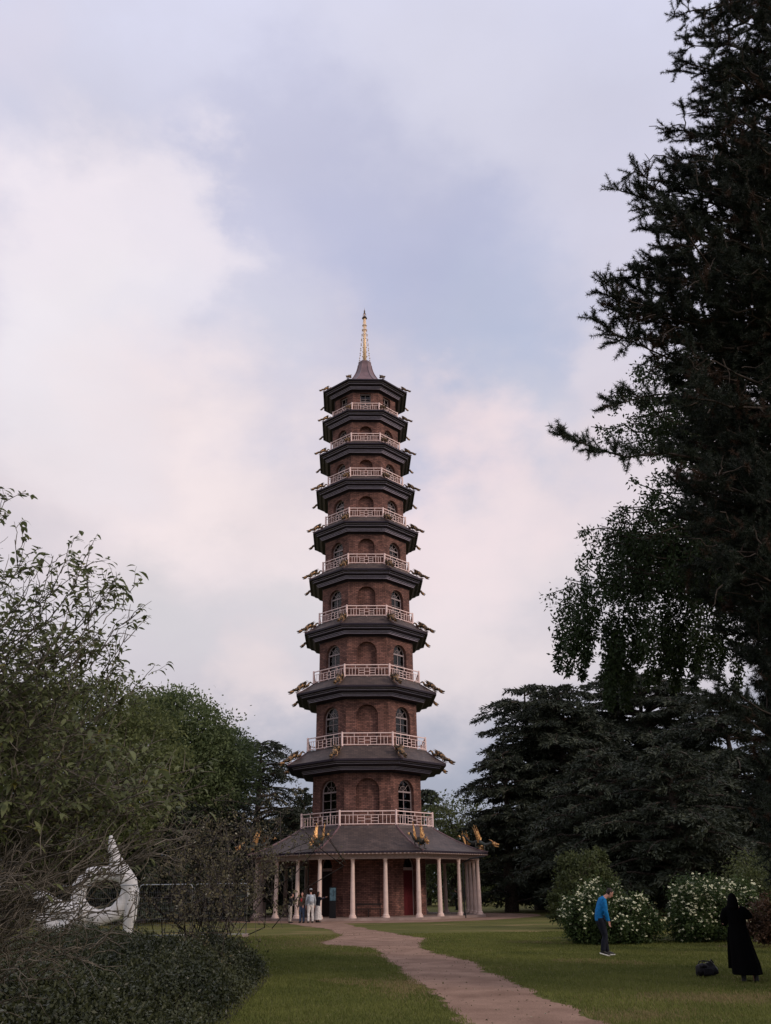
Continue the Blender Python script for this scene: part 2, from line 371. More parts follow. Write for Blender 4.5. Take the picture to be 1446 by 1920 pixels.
PATH_R = [(640, 1731), (668, 1738), (702, 1744), (745, 1752), (800, 1760), (803, 1763), (789, 1769), (792, 1778), (822, 1789), (850, 1796), (893, 1805), (905, 1817), (940, 1832), (975, 1848), (1015, 1865), (1062, 1884), (1100, 1900), (1140, 1920), (1190, 1946), (1290, 2000), (1480, 2110)]
def resample(pts, n):
    P = np.array(pts); d = np.concatenate([[0], np.cumsum(np.linalg.norm(np.diff(P, axis=0), axis=1))])
    t = np.linspace(0, d[-1], n); return np.stack([np.interp(t, d, P[:, k]) for k in range(P.shape[1])], 1)
def path_sheet():
    n = 420
    A = resample([gp(u, v) for u, v in PATH_L], n); B = resample([gp(u, v) for u, v in PATH_R], n)
    def jag(P, s):
        j = np.convolve(rng.normal(size=n), np.ones(3)/3, 'same')*.10+np.convolve(rng.normal(size=n), np.ones(11)/11, 'same')*.22
        P = P.copy(); P[:, 0] += j*s; return P
    A = jag(A, 1); B = jag(B, 1)
    K = 5; rows = [A*(1-k/K)+B*(k/K) for k in range(K+1)]; V = np.stack(rows, 1)
    V[..., 2] = gh(V[..., 0], V[..., 1])+.008; V = V.reshape(-1, 3)
    i = np.arange(n-1)[:, None]*(K+1)+np.arange(K)[None]; F = np.stack([i, i+1, i+K+2, i+K+1], -1).reshape(-1, 4)[:, ::-1]
    m = noise_mat('path_grit', (.205, .128, .092), (.335, .220, .160), 1.1, .95, .5, detail=12, spec=.1, bscale=60, contrast=(.3, .7))
    nt = m.node_tree; N = nt.nodes; L = nt.links; Bs = N['Principled BSDF']; src = Bs.inputs['Base Color'].links[0].from_socket
    tc = N.new('ShaderNodeTexCoord'); vo = N.new('ShaderNodeTexNoise'); vo.inputs['Scale'].default_value = 38; vo.inputs['Detail'].default_value = 4; L.new(tc.outputs['Object'], vo.inputs['Vector'])
    mr = N.new('ShaderNodeMapRange'); L.new(vo.outputs['Fac'], mr.inputs[0]); mr.inputs[1].default_value = .3; mr.inputs[2].default_value = .7; mr.inputs[3].default_value = .80; mr.inputs[4].default_value = 1.2
    sc_ = N.new('ShaderNodeVectorMath'); sc_.operation = 'SCALE'; L.new(src, sc_.inputs[0]); L.new(mr.outputs[0], sc_.inputs['Scale']); L.new(sc_.outputs[0], Bs.inputs['Base Color'])
    np_obj('path', [(V, F)], m, kind='structure')
    # round gravel apron about the tower
    nn = 160; V = []; a = np.linspace(0, 2*math.pi, nn, endpoint=False); j = np.convolve(rng.normal(size=nn), np.ones(3)/3, 'same')*.12
    r = 11.4+j+.5*np.sin(3*a)
    V = [[0, 0, .004]]+[[r[i]*math.cos(a[i])+.6, r[i]*math.sin(a[i]), .004] for i in range(nn)]
    F = np.array([[0, 1+i, 1+(i+1) % nn] for i in range(nn)]); np_obj('gravel_apron', [(np.array(V), F)], m, kind='structure')
path_sheet()

# ------------------------------------------------------------------ the pagoda
PHI = R(1.10)
FL = [0.15, 5.62, 10.81, 15.71, 20.28, 24.50, 28.46, 32.09, 35.40, 38.39]
RAILR = [None, 4.92, 4.58, 4.23, 3.86, 3.64, 3.47, 3.30, 3.10, 2.96]
EAVE = [(8.72, 3.86), (6.06, 9.78), (5.54, 14.84), (5.03, 19.46), (4.77, 23.78), (4.53, 27.73), (4.34, 31.44), (4.12, 34.77), (3.92, 37.97), (3.89, 40.94)]
def cor(Rr, k):
    a = R(-22.5+45*k); return np.array([Rr*math.sin(a), -Rr*math.cos(a), 0])
C8 = math.cos(R(22.5))
def oct_band(mb, prof, uvs=False):
    """eight-sided surface through the (circumradius, z) pairs of a profile"""
    for k in range(8):
        for j in range(len(prof)-1):
            (r0, z0), (r1, z1) = prof[j], prof[j+1]
            a, b = cor(r0, k), cor(r0, k+1); c, d = cor(r1, k+1), cor(r1, k)
            w0 = r0*math.sin(R(22.5)); w1 = r1*math.sin(R(22.5)); s0 = sum(math.hypot(prof[i+1][0]-prof[i][0], prof[i+1][1]-prof[i][1]) for i in range(j)); s1 = s0+math.hypot(r1-r0, z1-z0)
            mb.face([a+[0, 0, z0], b+[0, 0, z0], c+[0, 0, z1], d+[0, 0, z1]], [(-w0+k*3.3, -s0), (w0+k*3.3, -s0), (w1+k*3.3, -s1), (-w1+k*3.3, -s1)])
def face_frame(ri, k):
    a = R(45*k); n = np.array([math.sin(a), -math.cos(a), 0]); t = np.array([math.cos(a), math.sin(a), 0])
    return lambda q: n*(ri-q[1])+t*q[0]+np.array([0, 0, q[2]])      # local: x along the face, y inwards, z up

def arch_pts(a, zs, zsp, kind, n=12):
    pts = [(-a, zs), (-a, zsp)]
    if kind == 'round': pts += [(-a*math.cos(t), zsp+a*math.sin(t)) for t in np.linspace(0, math.pi, n+1)[1:-1]]
    elif kind == 'pointed':
        rr = 1.5*a
        up = [(-a+rr-rr*math.cos(t), zsp+rr*math.sin(t)) for t in np.linspace(0, math.acos((rr-a)/rr), n//2+1)[1:]]
        pts += up+[(-x, z) for x, z in up[-2::-1]]
    pts += [(a, zsp), (a, zs)]
    return pts
def wall_face(mb, M_, w, z0, z1, pts, th, k, blind=0.0):
    def quad(ps, y, flip=False):
        P = [M_((x, y, z)) for x, z in ps]; U = [(x+k*7.1, z) for x, z in ps]
        if flip: P = P[::-1]; U = U[::-1]
        mb.face(P, U)
    h = w/2; a = pts[-1][0]; zs = pts[0][1]
    polys = [[(-h, z0), (-a, z0), (-a, z1), (-h, z1)], [(a, z0), (h, z0), (h, z1), (a, z1)]]
    if zs > z0+.001: polys.append([(-a, z0), (a, z0), (a, zs), (-a, zs)])
    top = pts[1:-1]
    for (xa, za), (xb, zb) in zip(top[:-1], top[1:]):
        if abs(xb-xa) > 1e-6: polys.append([(xa, za), (xb, zb), (xb, z1), (xa, z1)])
    for q in polys: quad(q, 0)
    d = blind if blind else th
    if not blind:
        for q in polys: quad([(x*(1-2*th*math.tan(R(22.5))/w) if abs(abs(x)-h) < 1e-6 else x, z) for x, z in q], th, True)
    loop = pts+[pts[0]]
    for (xa, za), (xb, zb) in zip(loop[:-1], loop[1:]):
        mb.face([M_((xa, 0, za)), M_((xa, d, za)), M_((xb, d, zb)), M_((xb, 0, zb))], [(xa+za, 0), (xa+za, d), (xb+zb, d), (xb+zb, 0)])
    if blind: quad([(x, z) for x, z in pts][::-1], d, True)
def arch_strip(mb, M_, pts, y0, y1, wd):
    """a frame of width wd just inside an opening outline"""
    P = np.array(pts); c = np.array([0, (P[:, 1].min()+P[:, 1].max())/2])
    n = len(P); Q = []
    for i in range(n):
        t = P[min(i+1, n-1)]-P[max(i-1, 0)]; t = t/(np.linalg.norm(t)+1e-9); nn = np.array([t[1], -t[0]]); Q.append(P[i]+nn*wd)
    Q = np.array(Q)
    for i in range(n-1):
        a, b, c_, d = P[i], P[i+1], Q[i+1], Q[i]
        for y, fl in ((y0, False), (y1, True)):
            q = [M_((x, y, z)) for x, z in (a, b, c_, d)]; mb.face(q[::-1] if fl else q)
        mb.face([M_((d[0], y0, d[1])), M_((c_[0], y0, c_[1])), M_((c_[0], y1, c_[1])), M_((d[0], y1, d[1]))])

def fret_panel(mb, M_, L, h, z0):
    def bar(xa, xb, za, zb, t=.034, d=.03):
        mb.box(((xa+xb)/2, 0, (za+zb)/2), (max(xb-xa, t), d, max(zb-za, t)), lambda q: M_((q[0], q[1], q[2]+z0)))
    bar(-L/2+.07, L/2-.07, h-.03, h+.03, .06, .07); bar(-L/2+.06, L/2-.06, .07, .12, .05, .05)
    bar(-L/2+.06, L/2-.06, .73*h, .73*h, .034, .026)
    f = lambda t: (t-.5)*(L-.12)
    for t in (.23, .77): bar(f(t), f(t), .12, h-.03)
    bar(f(.5), f(.5), .75*h, h-.03)
    for t in (.09, .16, .31, .44, .56, .69, .84, .91): bar(f(t), f(t), .12, .71*h, .032, .028)
    for a, b in ((.31, .44), (.56, .69)):
        for z in (.32, .53): bar(f(a)+.02, f(b)-.02, z*h, z*h, .03, .024)
    bar(f(.44)+.02, f(.56)-.02, .44*h, .44*h, .03, .024)
    for x in (f(0), f(1), f(.5)): bar(x, x, 0, .07, .04, .04)

def make_dragon(big, par):
    """local frame: x outwards past the eave corner, z up, origin on the corner of the roof edge"""
    o = bpy.data.objects.new('dragon', None)
    b = MB()
    if big:
        body = [(-1.75, 0, 1.02), (-1.62, 0, 1.12), (-1.45, 0, 1.0), (-1.2, 0, .72), (-.95, 0, .60), (-.7, 0, .62), (-.45, 0, .62), (-.25, 0, .50), (0, 0, .44), (.22, 0, .52), (.40, 0, .60), (.5, 0, .55)]
        rad = [.03, .05, .06, .08, .11, .16, .19, .16, .12, .10, .10, .06]
        head = (.56, 0, .50); wb = (-.55, .62)
    else:
        body = [(-1.12, 0, .80), (-.98, 0, .88), (-.86, 0, .80), (-.82, 0, .66), (-.70, 0, .58), (-.52, 0, .62), (-.32, 0, .60), (-.14, 0, .44), (.02, 0, .28), (.16, 0, .24), (.28, 0, .22), (.36, 0, .14)]
        rad = [.03, .06, .07, .075, .10, .15, .18, .16, .12, .10, .10, .06]
        head = (.40, 0, .08); wb = (-.36, .60)
    b.tube(body, rad, 8)
    sl_ = .62 if not big else .42
    for (x, sgn) in ((-.2, 1), (-.2, -1), (-.62 if not big else -.8, 1), (-.62 if not big else -.8, -1)):
        z = -x*sl_+.02
        k = (x+.1, sgn*.2, z+.22); b.tube([(x, sgn*.05, z+.38), k, (x+.06, sgn*.17, z+.02), (x+.2, sgn*.19, z-.02)], [.06, .05, .03, .035], 6)
        for q in (-.05, 0, .05): b.tube([(x+.18, sgn*.19+q*.5, z), (x+.3, sgn*.19+q*1.5, z-.06)], [.022, .006], 4)
    for i in range(3, 10):          # dorsal fins
        p = np.array(body[i]); b.tube([p+[0, 0, rad[i]*.7], p+[-.06, 0, rad[i]+.07]], [.035, .004], 4)
    body_o = b.build('dragon', M['scale'] if big else M['bronze'], None, True); COL.objects.unlink(body_o)
    link(body_o, par)
    h = MB(); hx, _, hz = head; s = 1.25 if big else 1.15
    h.tube([(hx-.12*s, 0, hz+.06*s), (hx, 0, hz+.02*s), (hx+.14*s, 0, hz-.02*s), (hx+.24*s, 0, hz-.02*s)], [(.07*s, .08*s), (.1*s, .1*s), (.06*s, .055*s), (.03*s, .03*s)], 8)
    h.tube([(hx-.04*s, 0, hz-.05*s), (hx+.1*s, 0, hz-.12*s), (hx+.2*s, 0, hz-.13*s)], [.05*s, .035*s, .02*s], 6)
    for sg in (1, -1):
        h.tube([(hx-.06*s, sg*.05*s, hz+.08*s), (hx-.18*s, sg*.1*s, hz+.2*s), (hx-.3*s, sg*.1*s, hz+.24*s)], [.03*s, .02*s, .005], 5)
        h.ball((hx+.03*s, sg*.07*s, hz+.06*s), .025*s, 6, 4)
    h.build('head', M['gold'] if big else M['bronze'], body_o, True)
    for sg in (1, -1):
        w = MB(); x0, z0 = wb
        if big:
            root = np.array([x0, sg*.14, z0]); tips = [np.array([x0-.30+.10*i, sg*(.24+.045*i), z0+(1.0, 1.15, .92, .66, .4)[i]]) for i in range(5)]
        else:
            root = np.array([x0+.1, sg*.1, z0]); tips = [np.array([x0-.42+.10*i, sg*(.16+.05*i), z0+(.30, .36, .30, .20, .08)[i]]) for i in range(5)]
        for t in tips: w.tube([root, (root+t)/2+[.03, sg*.04, .02], t], [.045 if big else .03, .05 if big else .035, .006], 5)
        for ta, tb in zip(tips[:-1], tips[1:]):
            ma = root*.25+ta*.75; mb_ = root*.25+tb*.75; vv = (ma+mb_)/2-(root-ma)*-.08
            for off in (0.012, -0.012):
                oo = np.array([off, 0, 0]); q = [root+oo, ma+oo, vv+oo, mb_+oo]; w.face(q if off > 0 else q[::-1])
        w.build('wing', M['gold'] if big else M['bronze'], body_o, False)
    if big:
        t = MB(); t.tube([(-1.78, 0, .98), (-1.9, 0, 1.1), (-2.02, 0, 1.04)], [(.03, .03), (.10, .06), (.01, .01)], 6); t.ball((-.3, 0, .42), (.2, .16, .13), 8, 6); t.build('tail_tuft', M['gold'], body_o, True)
    bpy.data.objects.remove(o)
    return body_o

def pagoda():
    root = empty('pagoda', (0, 0, 0), PHI, label='ten storey octagonal brick pagoda tower with pink railings, dark tiled eaves and gilded spire', cat='tower')
    # platform
    mb = MB(); oct_band(mb, [(.1, .15), (8.35, .15), (8.35, .0), (8.5, -.05)]); mb.build('platform', M['stone'], root)
    for i in range(10):
        ri = (26-i)/2*.3048; Rc = ri/C8; w = 2*ri*math.tan(R(22.5)); z0 = FL[i]
        ze = EAVE[i][1]; z1 = ze-.62 if i else 5.5
        mb = MB(); fr_list = []
        rat = .52-.008*i; a = w*rat/2
        for k in range(8):
            M_ = face_frame(ri, k); win = (k % 2 == 1)
            if i == 0:
                if win: pts = arch_pts(.62, z0+.02, 3.0, 'pointed'); wall_face(mb, M_, w, z0, z1, pts, .45, k, .0)
                else: pts = arch_pts(.75, z0+.6, 3.1, 'pointed'); wall_face(mb, M_, w, z0, z1, pts, .45, k, .10)
            elif i == 9:
                pts = arch_pts(.44, z0+.15, z0+1.78, 'flat'); wall_face(mb, M_, w, z0, z1, pts, .35, k, 0)
            else:
                top = ze-1.04; pts = arch_pts(a, z0+.06, top-a, 'round'); wall_face(mb, M_, w, z0, z1, pts, .36, k, 0 if win else .30)
            if i == 9 or win: fr_list.append((k, pts, M_))
        mb.build('wall', M['brick'], root)
        for k, pts, M_ in fr_list:
            f = MB(); aa = pts[-1][0]; zs = pts[0][1]; zt = max(z for _, z in pts); zsp = pts[1][1]
            arch_strip(f, M_, pts, .24, .32, .075)
            bx = lambda xa, xb, za, zb, y0=.25, y1=.31: f.box(((xa+xb)/2, (y0+y1)/2, (za+zb)/2), (xb-xa, y1-y0, zb-za), M_)
            if i == 0:
                bx(-aa+.08, aa-.08, zsp-.1, zsp+.08, .21, .33)
                f.build('door_frame', M['frame'], root)
                d = MB()
                for sx in (-1, 1):
                    d.box((sx*(aa-.08)/2, .25, (zs+zsp-.1)/2), ((aa-.08)-.01, .05, zsp-.1-zs), M_)
                    for zz in (.55, 1.6): d.box((sx*(aa-.08)/2, .215, zs+zz+.15), (.32, .02, .8), M_)
                d.build('door', M['red'] if k != 7 else M['darkwood'], root)
            else:
                if i < 9:
                    bx(-aa+.08, aa-.08, zsp-.05, zsp+.05, .22, .32)
                    for t in (45, 90, 135): f.tube([M_((0, .28, zsp+.05)), M_(((aa-.06)*math.cos(R(t)), .28, zsp+(aa-.06)*math.sin(R(t))))], .018, 4)
                    hr = (aa-.05)*.45; f.tube([M_((hr*math.cos(t), .28, zsp+.04+hr*math.sin(t))) for t in np.linspace(0, math.pi, 9)], .016, 4)
                    ztop = zsp-.05
                else:
                    bx(-aa-.0, aa+.0, zt-.09, zt, .17, .2); ztop = zt-.08; bx(-.03, .03, zs, ztop); bx(-aa+.08, aa-.08, zs+.95, zs+1.0)
                bx(-aa+.08, aa-.08, zs+.0, zs+.1, .16, .3)
                bx(-.022, .022, zs+.1, ztop)
                for q in np.arange(zs+.6, ztop-.2, .55): bx(-aa+.08, aa-.08, q-.015, q+.015, .22, .26)
                fo = f.build('window', M['frame'], root)
                g = MB(); g.face([M_((x*.93, .285, z if z < zsp else zsp+(z-zsp)*.95)) for x, z in pts][::-1]); g.build('pane', M['glass'], fo)
            if i == 0:
                g = MB(); g.face([M_((x*.93, .245, z)) for x, z in pts if z >= zsp-1e-6][::-1]); g.build('fanlight', M['glass'], root)
        # floor / ceiling
        mb = MB(); oct_band(mb, [(.02, z1-.02), (Rc-.5, z1-.02), (Rc-.5, z1+.3), (.02, z1+.3)]); mb.build('floor_slab', M['darkwood'], root)
        # roof above this storey
        Re, _ = EAVE[i]
        mb = MB()
        if i == 0:
            prof = [(RAILR[1]-.35, FL[1]+.02), (RAILR[1]+.02, FL[1]+.02)]
            for t in np.linspace(0.04, 1, 11):
                r = RAILR[1]+(Re-RAILR[1])*t; z = ze+.06+(FL[1]-.06-ze-.06)*((1-t)**1.32); prof.append((r, z))
        elif i < 9:
            rr = RAILR[i+1]; zt = FL[i+1]; prof = [(Rc-.25, zt+.02), (rr+.04, zt+.02), (rr+.05, zt-.07)]
            for t in np.linspace(.06, 1, 7): prof.append((rr+.05+(Re-rr-.05)*t, ze+.03+(zt-.07-ze-.03)*((1-t)**1.15)))
        else:
            prof = [(.62, 44.75)]
            for t in np.linspace(.06, 1, 14): prof.append((.62+(Re-.62)*t**1.9, ze+.03+(44.75-ze-.03)*(1-t)**1.25))
        oct_band(mb, prof); mb.build('roof', M['slate'] if i < 9 else M['lead'], root)
        # raised hips along the corners
        for k in range(8):
            hp = MB(); hp.tube([cor(r, k)+[0, 0, z+.015] for r, z in prof[1:]], .045 if i else .06, 5); hp.build('hip_ridge', M['lead'], root)
        if i == 0:
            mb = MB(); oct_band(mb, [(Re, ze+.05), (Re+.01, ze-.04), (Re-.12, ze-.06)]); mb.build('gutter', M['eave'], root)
            mb = MB(); oct_band(mb, [(Re-.12, ze-.062), (8.1, ze-.12), (8.1, ze-.38), (7.82, ze-.38), (7.82, ze-.1), (Rc+.02, ze+.7)]); mb.build('soffit', M['soffit'], root)
            mb = MB(); bead = []
            for k in range(8):
                a_, b_ = cor(Re-.03, k), cor(Re-.03, k+1)
                bead += [a_*(1-t)+b_*t+[0, 0, ze-.09] for t in np.arange(0, 1, 1/81)]
            bead.append(bead[0]); mb.tube(bead, [.04 if q % 3 == 1 else .010 for q in range(len(bead))], 6); mb.build('eave_beading', M['soffit'], root)
        else:
            s = Re-Rc; e = ze
            mb = MB(); A_ = Re-.16*s-.06; B_ = Re-.55*s
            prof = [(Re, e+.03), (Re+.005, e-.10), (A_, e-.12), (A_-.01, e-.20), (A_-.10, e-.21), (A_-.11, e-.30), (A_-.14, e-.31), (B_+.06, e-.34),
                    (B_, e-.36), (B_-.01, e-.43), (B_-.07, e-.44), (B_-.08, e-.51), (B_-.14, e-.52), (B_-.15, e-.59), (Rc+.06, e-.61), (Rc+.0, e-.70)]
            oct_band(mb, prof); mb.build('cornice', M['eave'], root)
            for r, z in ((A_, e-.135), (A_-.10, e-.235), (B_, e-.385), (B_-.07, e-.465), (B_-.14, e-.545)):
                mb = MB(); oct_band(mb, [(r, z+.022), (r+.018, z+.020), (r+.018, z-.018), (r-.005, z-.022)]); mb.build('cornice_moulding', M['trim'], root)
    # railings
    for i in range(1, 10):
        rr = RAILR[i]; h = .90*(1-.028*(i-1)); L = 2*rr*math.sin(R(22.5))
        for k in range(8):
            mb = MB(); fret_panel(mb, face_frame(rr*C8, k), L, h, FL[i]+.02); mb.build('railing_panel', M['rail'], root)
        for k in range(8):
            mb = MB(); c = cor(rr, k); mb.tube([c+[0, 0, FL[i]+.01], c+[0, 0, FL[i]+h+.05]], .07, 8); mb.ball((c[0], c[1], FL[i]+h+.07), (.075, .075, .04), 8, 5); mb.build('railing_post', M['rail'], root)
    # verandah columns, three bays to a side
    cm = None
    for k in range(8):
        for j in range(3):
            c = cor(7.96, k)*(1-j/3)+cor(7.96, k+1)*(j/3)
            if cm is None:
                mb = MB(); prof = [(.24, 0), (.24, .08), (.20, .10), (.21, .15), (.155, .2), (.146, .3), (.140, 1.2), (.108, 3.15), (.125, 3.18), (.108, 3.21), (.135, 3.29), (.15, 3.31), (.15, 3.36)]
                for (r0, z0), (r1, z1) in zip(prof[:-1], prof[1:]):
                    for q in range(16):
                        t0, t1 = 2*math.pi*q/16, 2*math.pi*(q+1)/16
                        mb.face([(r0*math.cos(t0), r0*math.sin(t0), z0), (r0*math.cos(t1), r0*math.sin(t1), z0), (r1*math.cos(t1), r1*math.sin(t1), z1), (r1*math.cos(t0), r1*math.sin(t0), z1)])
                cm = mb.build('column', M['column'], root); o = cm
            else: o = cm.copy(); link(o, root)
            o.location = (c[0], c[1], .15)
    # dragons on every eave corner
    db = make_dragon(True, root); ds = make_dragon(False, root); first = {0: db, 1: ds}
    for i in range(10):
        for k in range(8):
            src = db if i == 0 else ds; key = 0 if i == 0 else 1
            if first[key] is not None: o = first[key]; first[key] = None
            else: o = copy_tree(src, root)
            Re, ze = EAVE[i]; c = cor(Re-.05, k); o.location = (c[0], c[1], ze+.06)
            o.rotation_euler = (0, 0, R(-22.5+45*k-90))
            sc = 1.0 if i == 0 else 1.1-.055*(i-1)
            o.scale = (sc, sc, sc)
    # spire
    zc = 44.75
    mb = MB(); mb.tube([(0, 0, zc-.1), (0, 0, zc+.12), (0, 0, zc+.2)], [.62, .60, .3], 8, side=(math.cos(R(22.5)), math.sin(R(22.5)), 0)); mb.build('spire_cap', M['lead'], root)
    mb = MB(); mb.tube([(0, 0, zc+.1), (0, 0, 49.75)], [.15, .12], 12)
    for q in range(9):
        z = zc+.35+q*.56; mb.tube([(0, 0, z-.04), (0, 0, z), (0, 0, z+.04)], [.13-.002*q, .150-.003*q, .13-.002*q], 12)
    mb.build('spire', plain('pale_gilding', (1.0, .70, .42), .45, .2, var=.03), root, True)
    for k in range(8):
        mb = MB(); a = R(45*k+22.5); d = np.array([math.cos(a), math.sin(a), 0])
        P = [d*(.56-.44*(t**.8))+np.array([0, 0, zc+.15+4.7*t]) for t in np.linspace(0, 1, 10)]
        mb.tube(P, .008, 4)
        for q in range(1, 9):
            p = P[q]; mb.tube([p, p-[0, 0, .11]], [.03, .07], 6)
        mb.build('bell_chain', M['bells'], root)
    mb = MB(); mb.tube([(0, 0, 49.7), (0, 0, 49.78), (0, 0, 49.9), (0, 0, 49.95)], [.10, .24, .2, .08], 12); mb.tube([(0, 0, 49.9), (0, 0, 51.0)], [.035, .008], 6)
    for k in range(6):
        a = R(60*k); d = np.array([math.cos(a), math.sin(a), 0]); mb.tube([d*.08+[0, 0, 49.95], d*.15+[0, 0, 50.15], d*.04+[0, 0, 50.45], d*.06+[0, 0, 50.55], d*.01+[0, 0, 50.75]], .014, 4)
    mb.build('finial', M['bronze'], root)
    # bench against the front wall, poster, downpipe
    # downpipe on the right hand verandah
    c = cor(7.96, 2)*(2/3)+cor(7.96, 1)*(1/3)
    n = c/np.linalg.norm(c); p = c+n*.3; mb = MB(); e = cor(Re, 2)*0
    mb.tube([c+n*1.0+[.9, .1, 3.62], c+n*.55+[.3, 0, 3.5], p+[0, 0, 3.25], p+[0, 0, .1]], .045, 8); mb.box(tuple(p+np.array([0, 0, .12])), (.16, .16, .3)); mb.box(tuple(p+np.array([0, 0, 1.7])), (.13, .13, .06)); mb.build('downpipe', M['iron'], root)
    return root
PAG = pagoda()

# bench and notice board under the verandah
def bench():
    r = empty('bench', (0.1, -4.75, .15), PHI, label='low dark wooden bench against the front brick wall under the verandah', cat='bench')
    mb = MB()
    for y in (-.17, 0, .17): mb.box((0, y, .45), (1.7, .14, .04))
    mb.build('seat', M['darkwood'], r)
    for x in (-.75, 0, .75):
        mb = MB(); mb.box((x, 0, .2), (.07, .4, .46)); mb.build('leg', M['darkwood'], r)
    mb = MB(); mb.box((0, .24, .72), (1.7, .04, .12)); mb.box((-.75, .24, .58), (.06, .04, .3)); mb.box((.75, .24, .58), (.06, .04, .3)); mb.build('backrest', M['darkwood'], r)
bench()
def notice():
    p = at(624, 1681, 58.6); r = empty('notice_board', (p[0], p[1], .15), R(-8), label='small blue notice panel on a dark stand beside the left door', cat='notice board')
    mb = MB(); mb.box((0, .03, 1.35), (.46, .05, .85)); mb.box((0, .03, .45), (.4, .05, .95)); mb.box((0, .03, .02), (.4, .3, .04)); mb.build('stand', M['iron'], r)
    mb = MB(); mb.box((0, 0, 1.35), (.36, .02, .72)); mb.build('panel', M['screen'], r)
notice()

# ------------------------------------------------------------------ vegetation
PINE_F = foliage_mat('pine_needles', (.009, .015, .010), (.034, .046, .026), .1, .6, (.062, .036, .022))
WEEP_F = foliage_mat('weeping_leaves', (.014, .026, .010), (.050, .080, .028), .3)
CEDAR_F = foliage_mat('cedar_needles', (.014, .020, .013), (.060, .072, .044), .1, .6)
BROAD_F = foliage_mat('broad_leaves', (.060, .085, .038), (.165, .21, .085), .4)
BROAD2_F = foliage_mat('olive_leaves', (.065, .082, .030), (.18, .205, .075), .4)
FRONT_F = foliage_mat('near_leaves', (.070, .084, .040), (.21, .235, .10), .45, .5, (.22, .20, .05))
TWIG_F = foliage_mat('small_brown_leaves', (.055, .052, .026), (.19, .165, .09), .35, .5, (.55, .52, .40))
COVER_F = foliage_mat('cover_leaves', (.010, .016, .006), (.060, .068, .030), .1, .4)
DOG_F = foliage_mat('dogwood_leaves', (.022, .045, .014), (.08, .12, .035), .3)
FLOWER = plain('cream_bracts', (.62, .62, .40), .6)
RED_F = foliage_mat('red_brown_leaves', (.035, .022, .012), (.10, .055, .032), .2)
MOSS_F = foliage_mat('dull_olive_leaves', (.036, .048, .016), (.115, .135, .05), .35)
GRASS_F = foliage_mat('grass_blades', (.064, .088, .018), (.185, .198, .052), .25, .8, (.24, .19, .09))

def finish(root, wood, parts, tints, fmat, bark, crown='crown', trunk='trunk'):
    if wood is not None and wood.parts: wood.build(trunk, bark, root)
    np_obj(crown, parts, fmat, root, tints)

def local(r): return np.array([r.location.x, r.location.y, r.location.z])

# --- broadleaf tree: limbs carrying lumps of leaves
def broadleaf(base, lumps, label, fmat, leaf=.2, nsub=45, nleaf=70, trunk_r=.35, name='broadleaf_tree', cat='tree', group=None, bark=None, fork=.25, flat=.8):
    base = np.array(base, float); base[2] = float(gh(base[0], base[1])); r = empty(name, base, label=label, cat=cat, group=group)
    W = Wood(); P = []; T = []
    top = max(c[2]+rr for c, rr in lumps)-base[2]; ctr = np.mean([c for c, _ in lumps], 0)-base
    fk = np.array([ctr[0]*.3, ctr[1]*.3, top*fork]); W.add(limb((0, 0, -.3), fk, 6, .05), trunk_r, trunk_r*.75, 9)
    for c, rr in lumps:
        c = np.array(c)-base; L_ = limb(fk, c, 8, .12, .04); W.add(L_, trunk_r*.45, .05, 6)
        d = rdir(nsub); rad = rr*(.45+.55*rng.random((nsub, 1))**.6)
        S = c+d*rad*np.array([1, 1, flat]); S = S[S[:, 2] > .2]
        for s in S[::3]: W.add(limb(c*.6+L_[5]*.4, s, 4, .1), .05*rr/2.5, .012, 4)
        n = nleaf*len(S); sub = np.repeat(S, nleaf, 0); sr = np.repeat(rr*(.13+.13*rng.random(len(S))), nleaf)[:, None]
        q = rng.normal(size=(n, 3))*sr*np.array([1, 1, .6]); Q = sub+q
        D = unit(rdir(n)+unit(Q-c)*.7+[0, 0, -.2])
        P.append(leaf_quads(Q, D, leaf*(.6+.8*rng.random(n)), leaf*.55))
        tt = np.repeat(rng.random(len(S))*.5, nleaf)+rng.random(n)*.45; T.append(np.repeat(tt, 4))
    finish(r, W, P, T, fmat, bark or M['bark']); return r

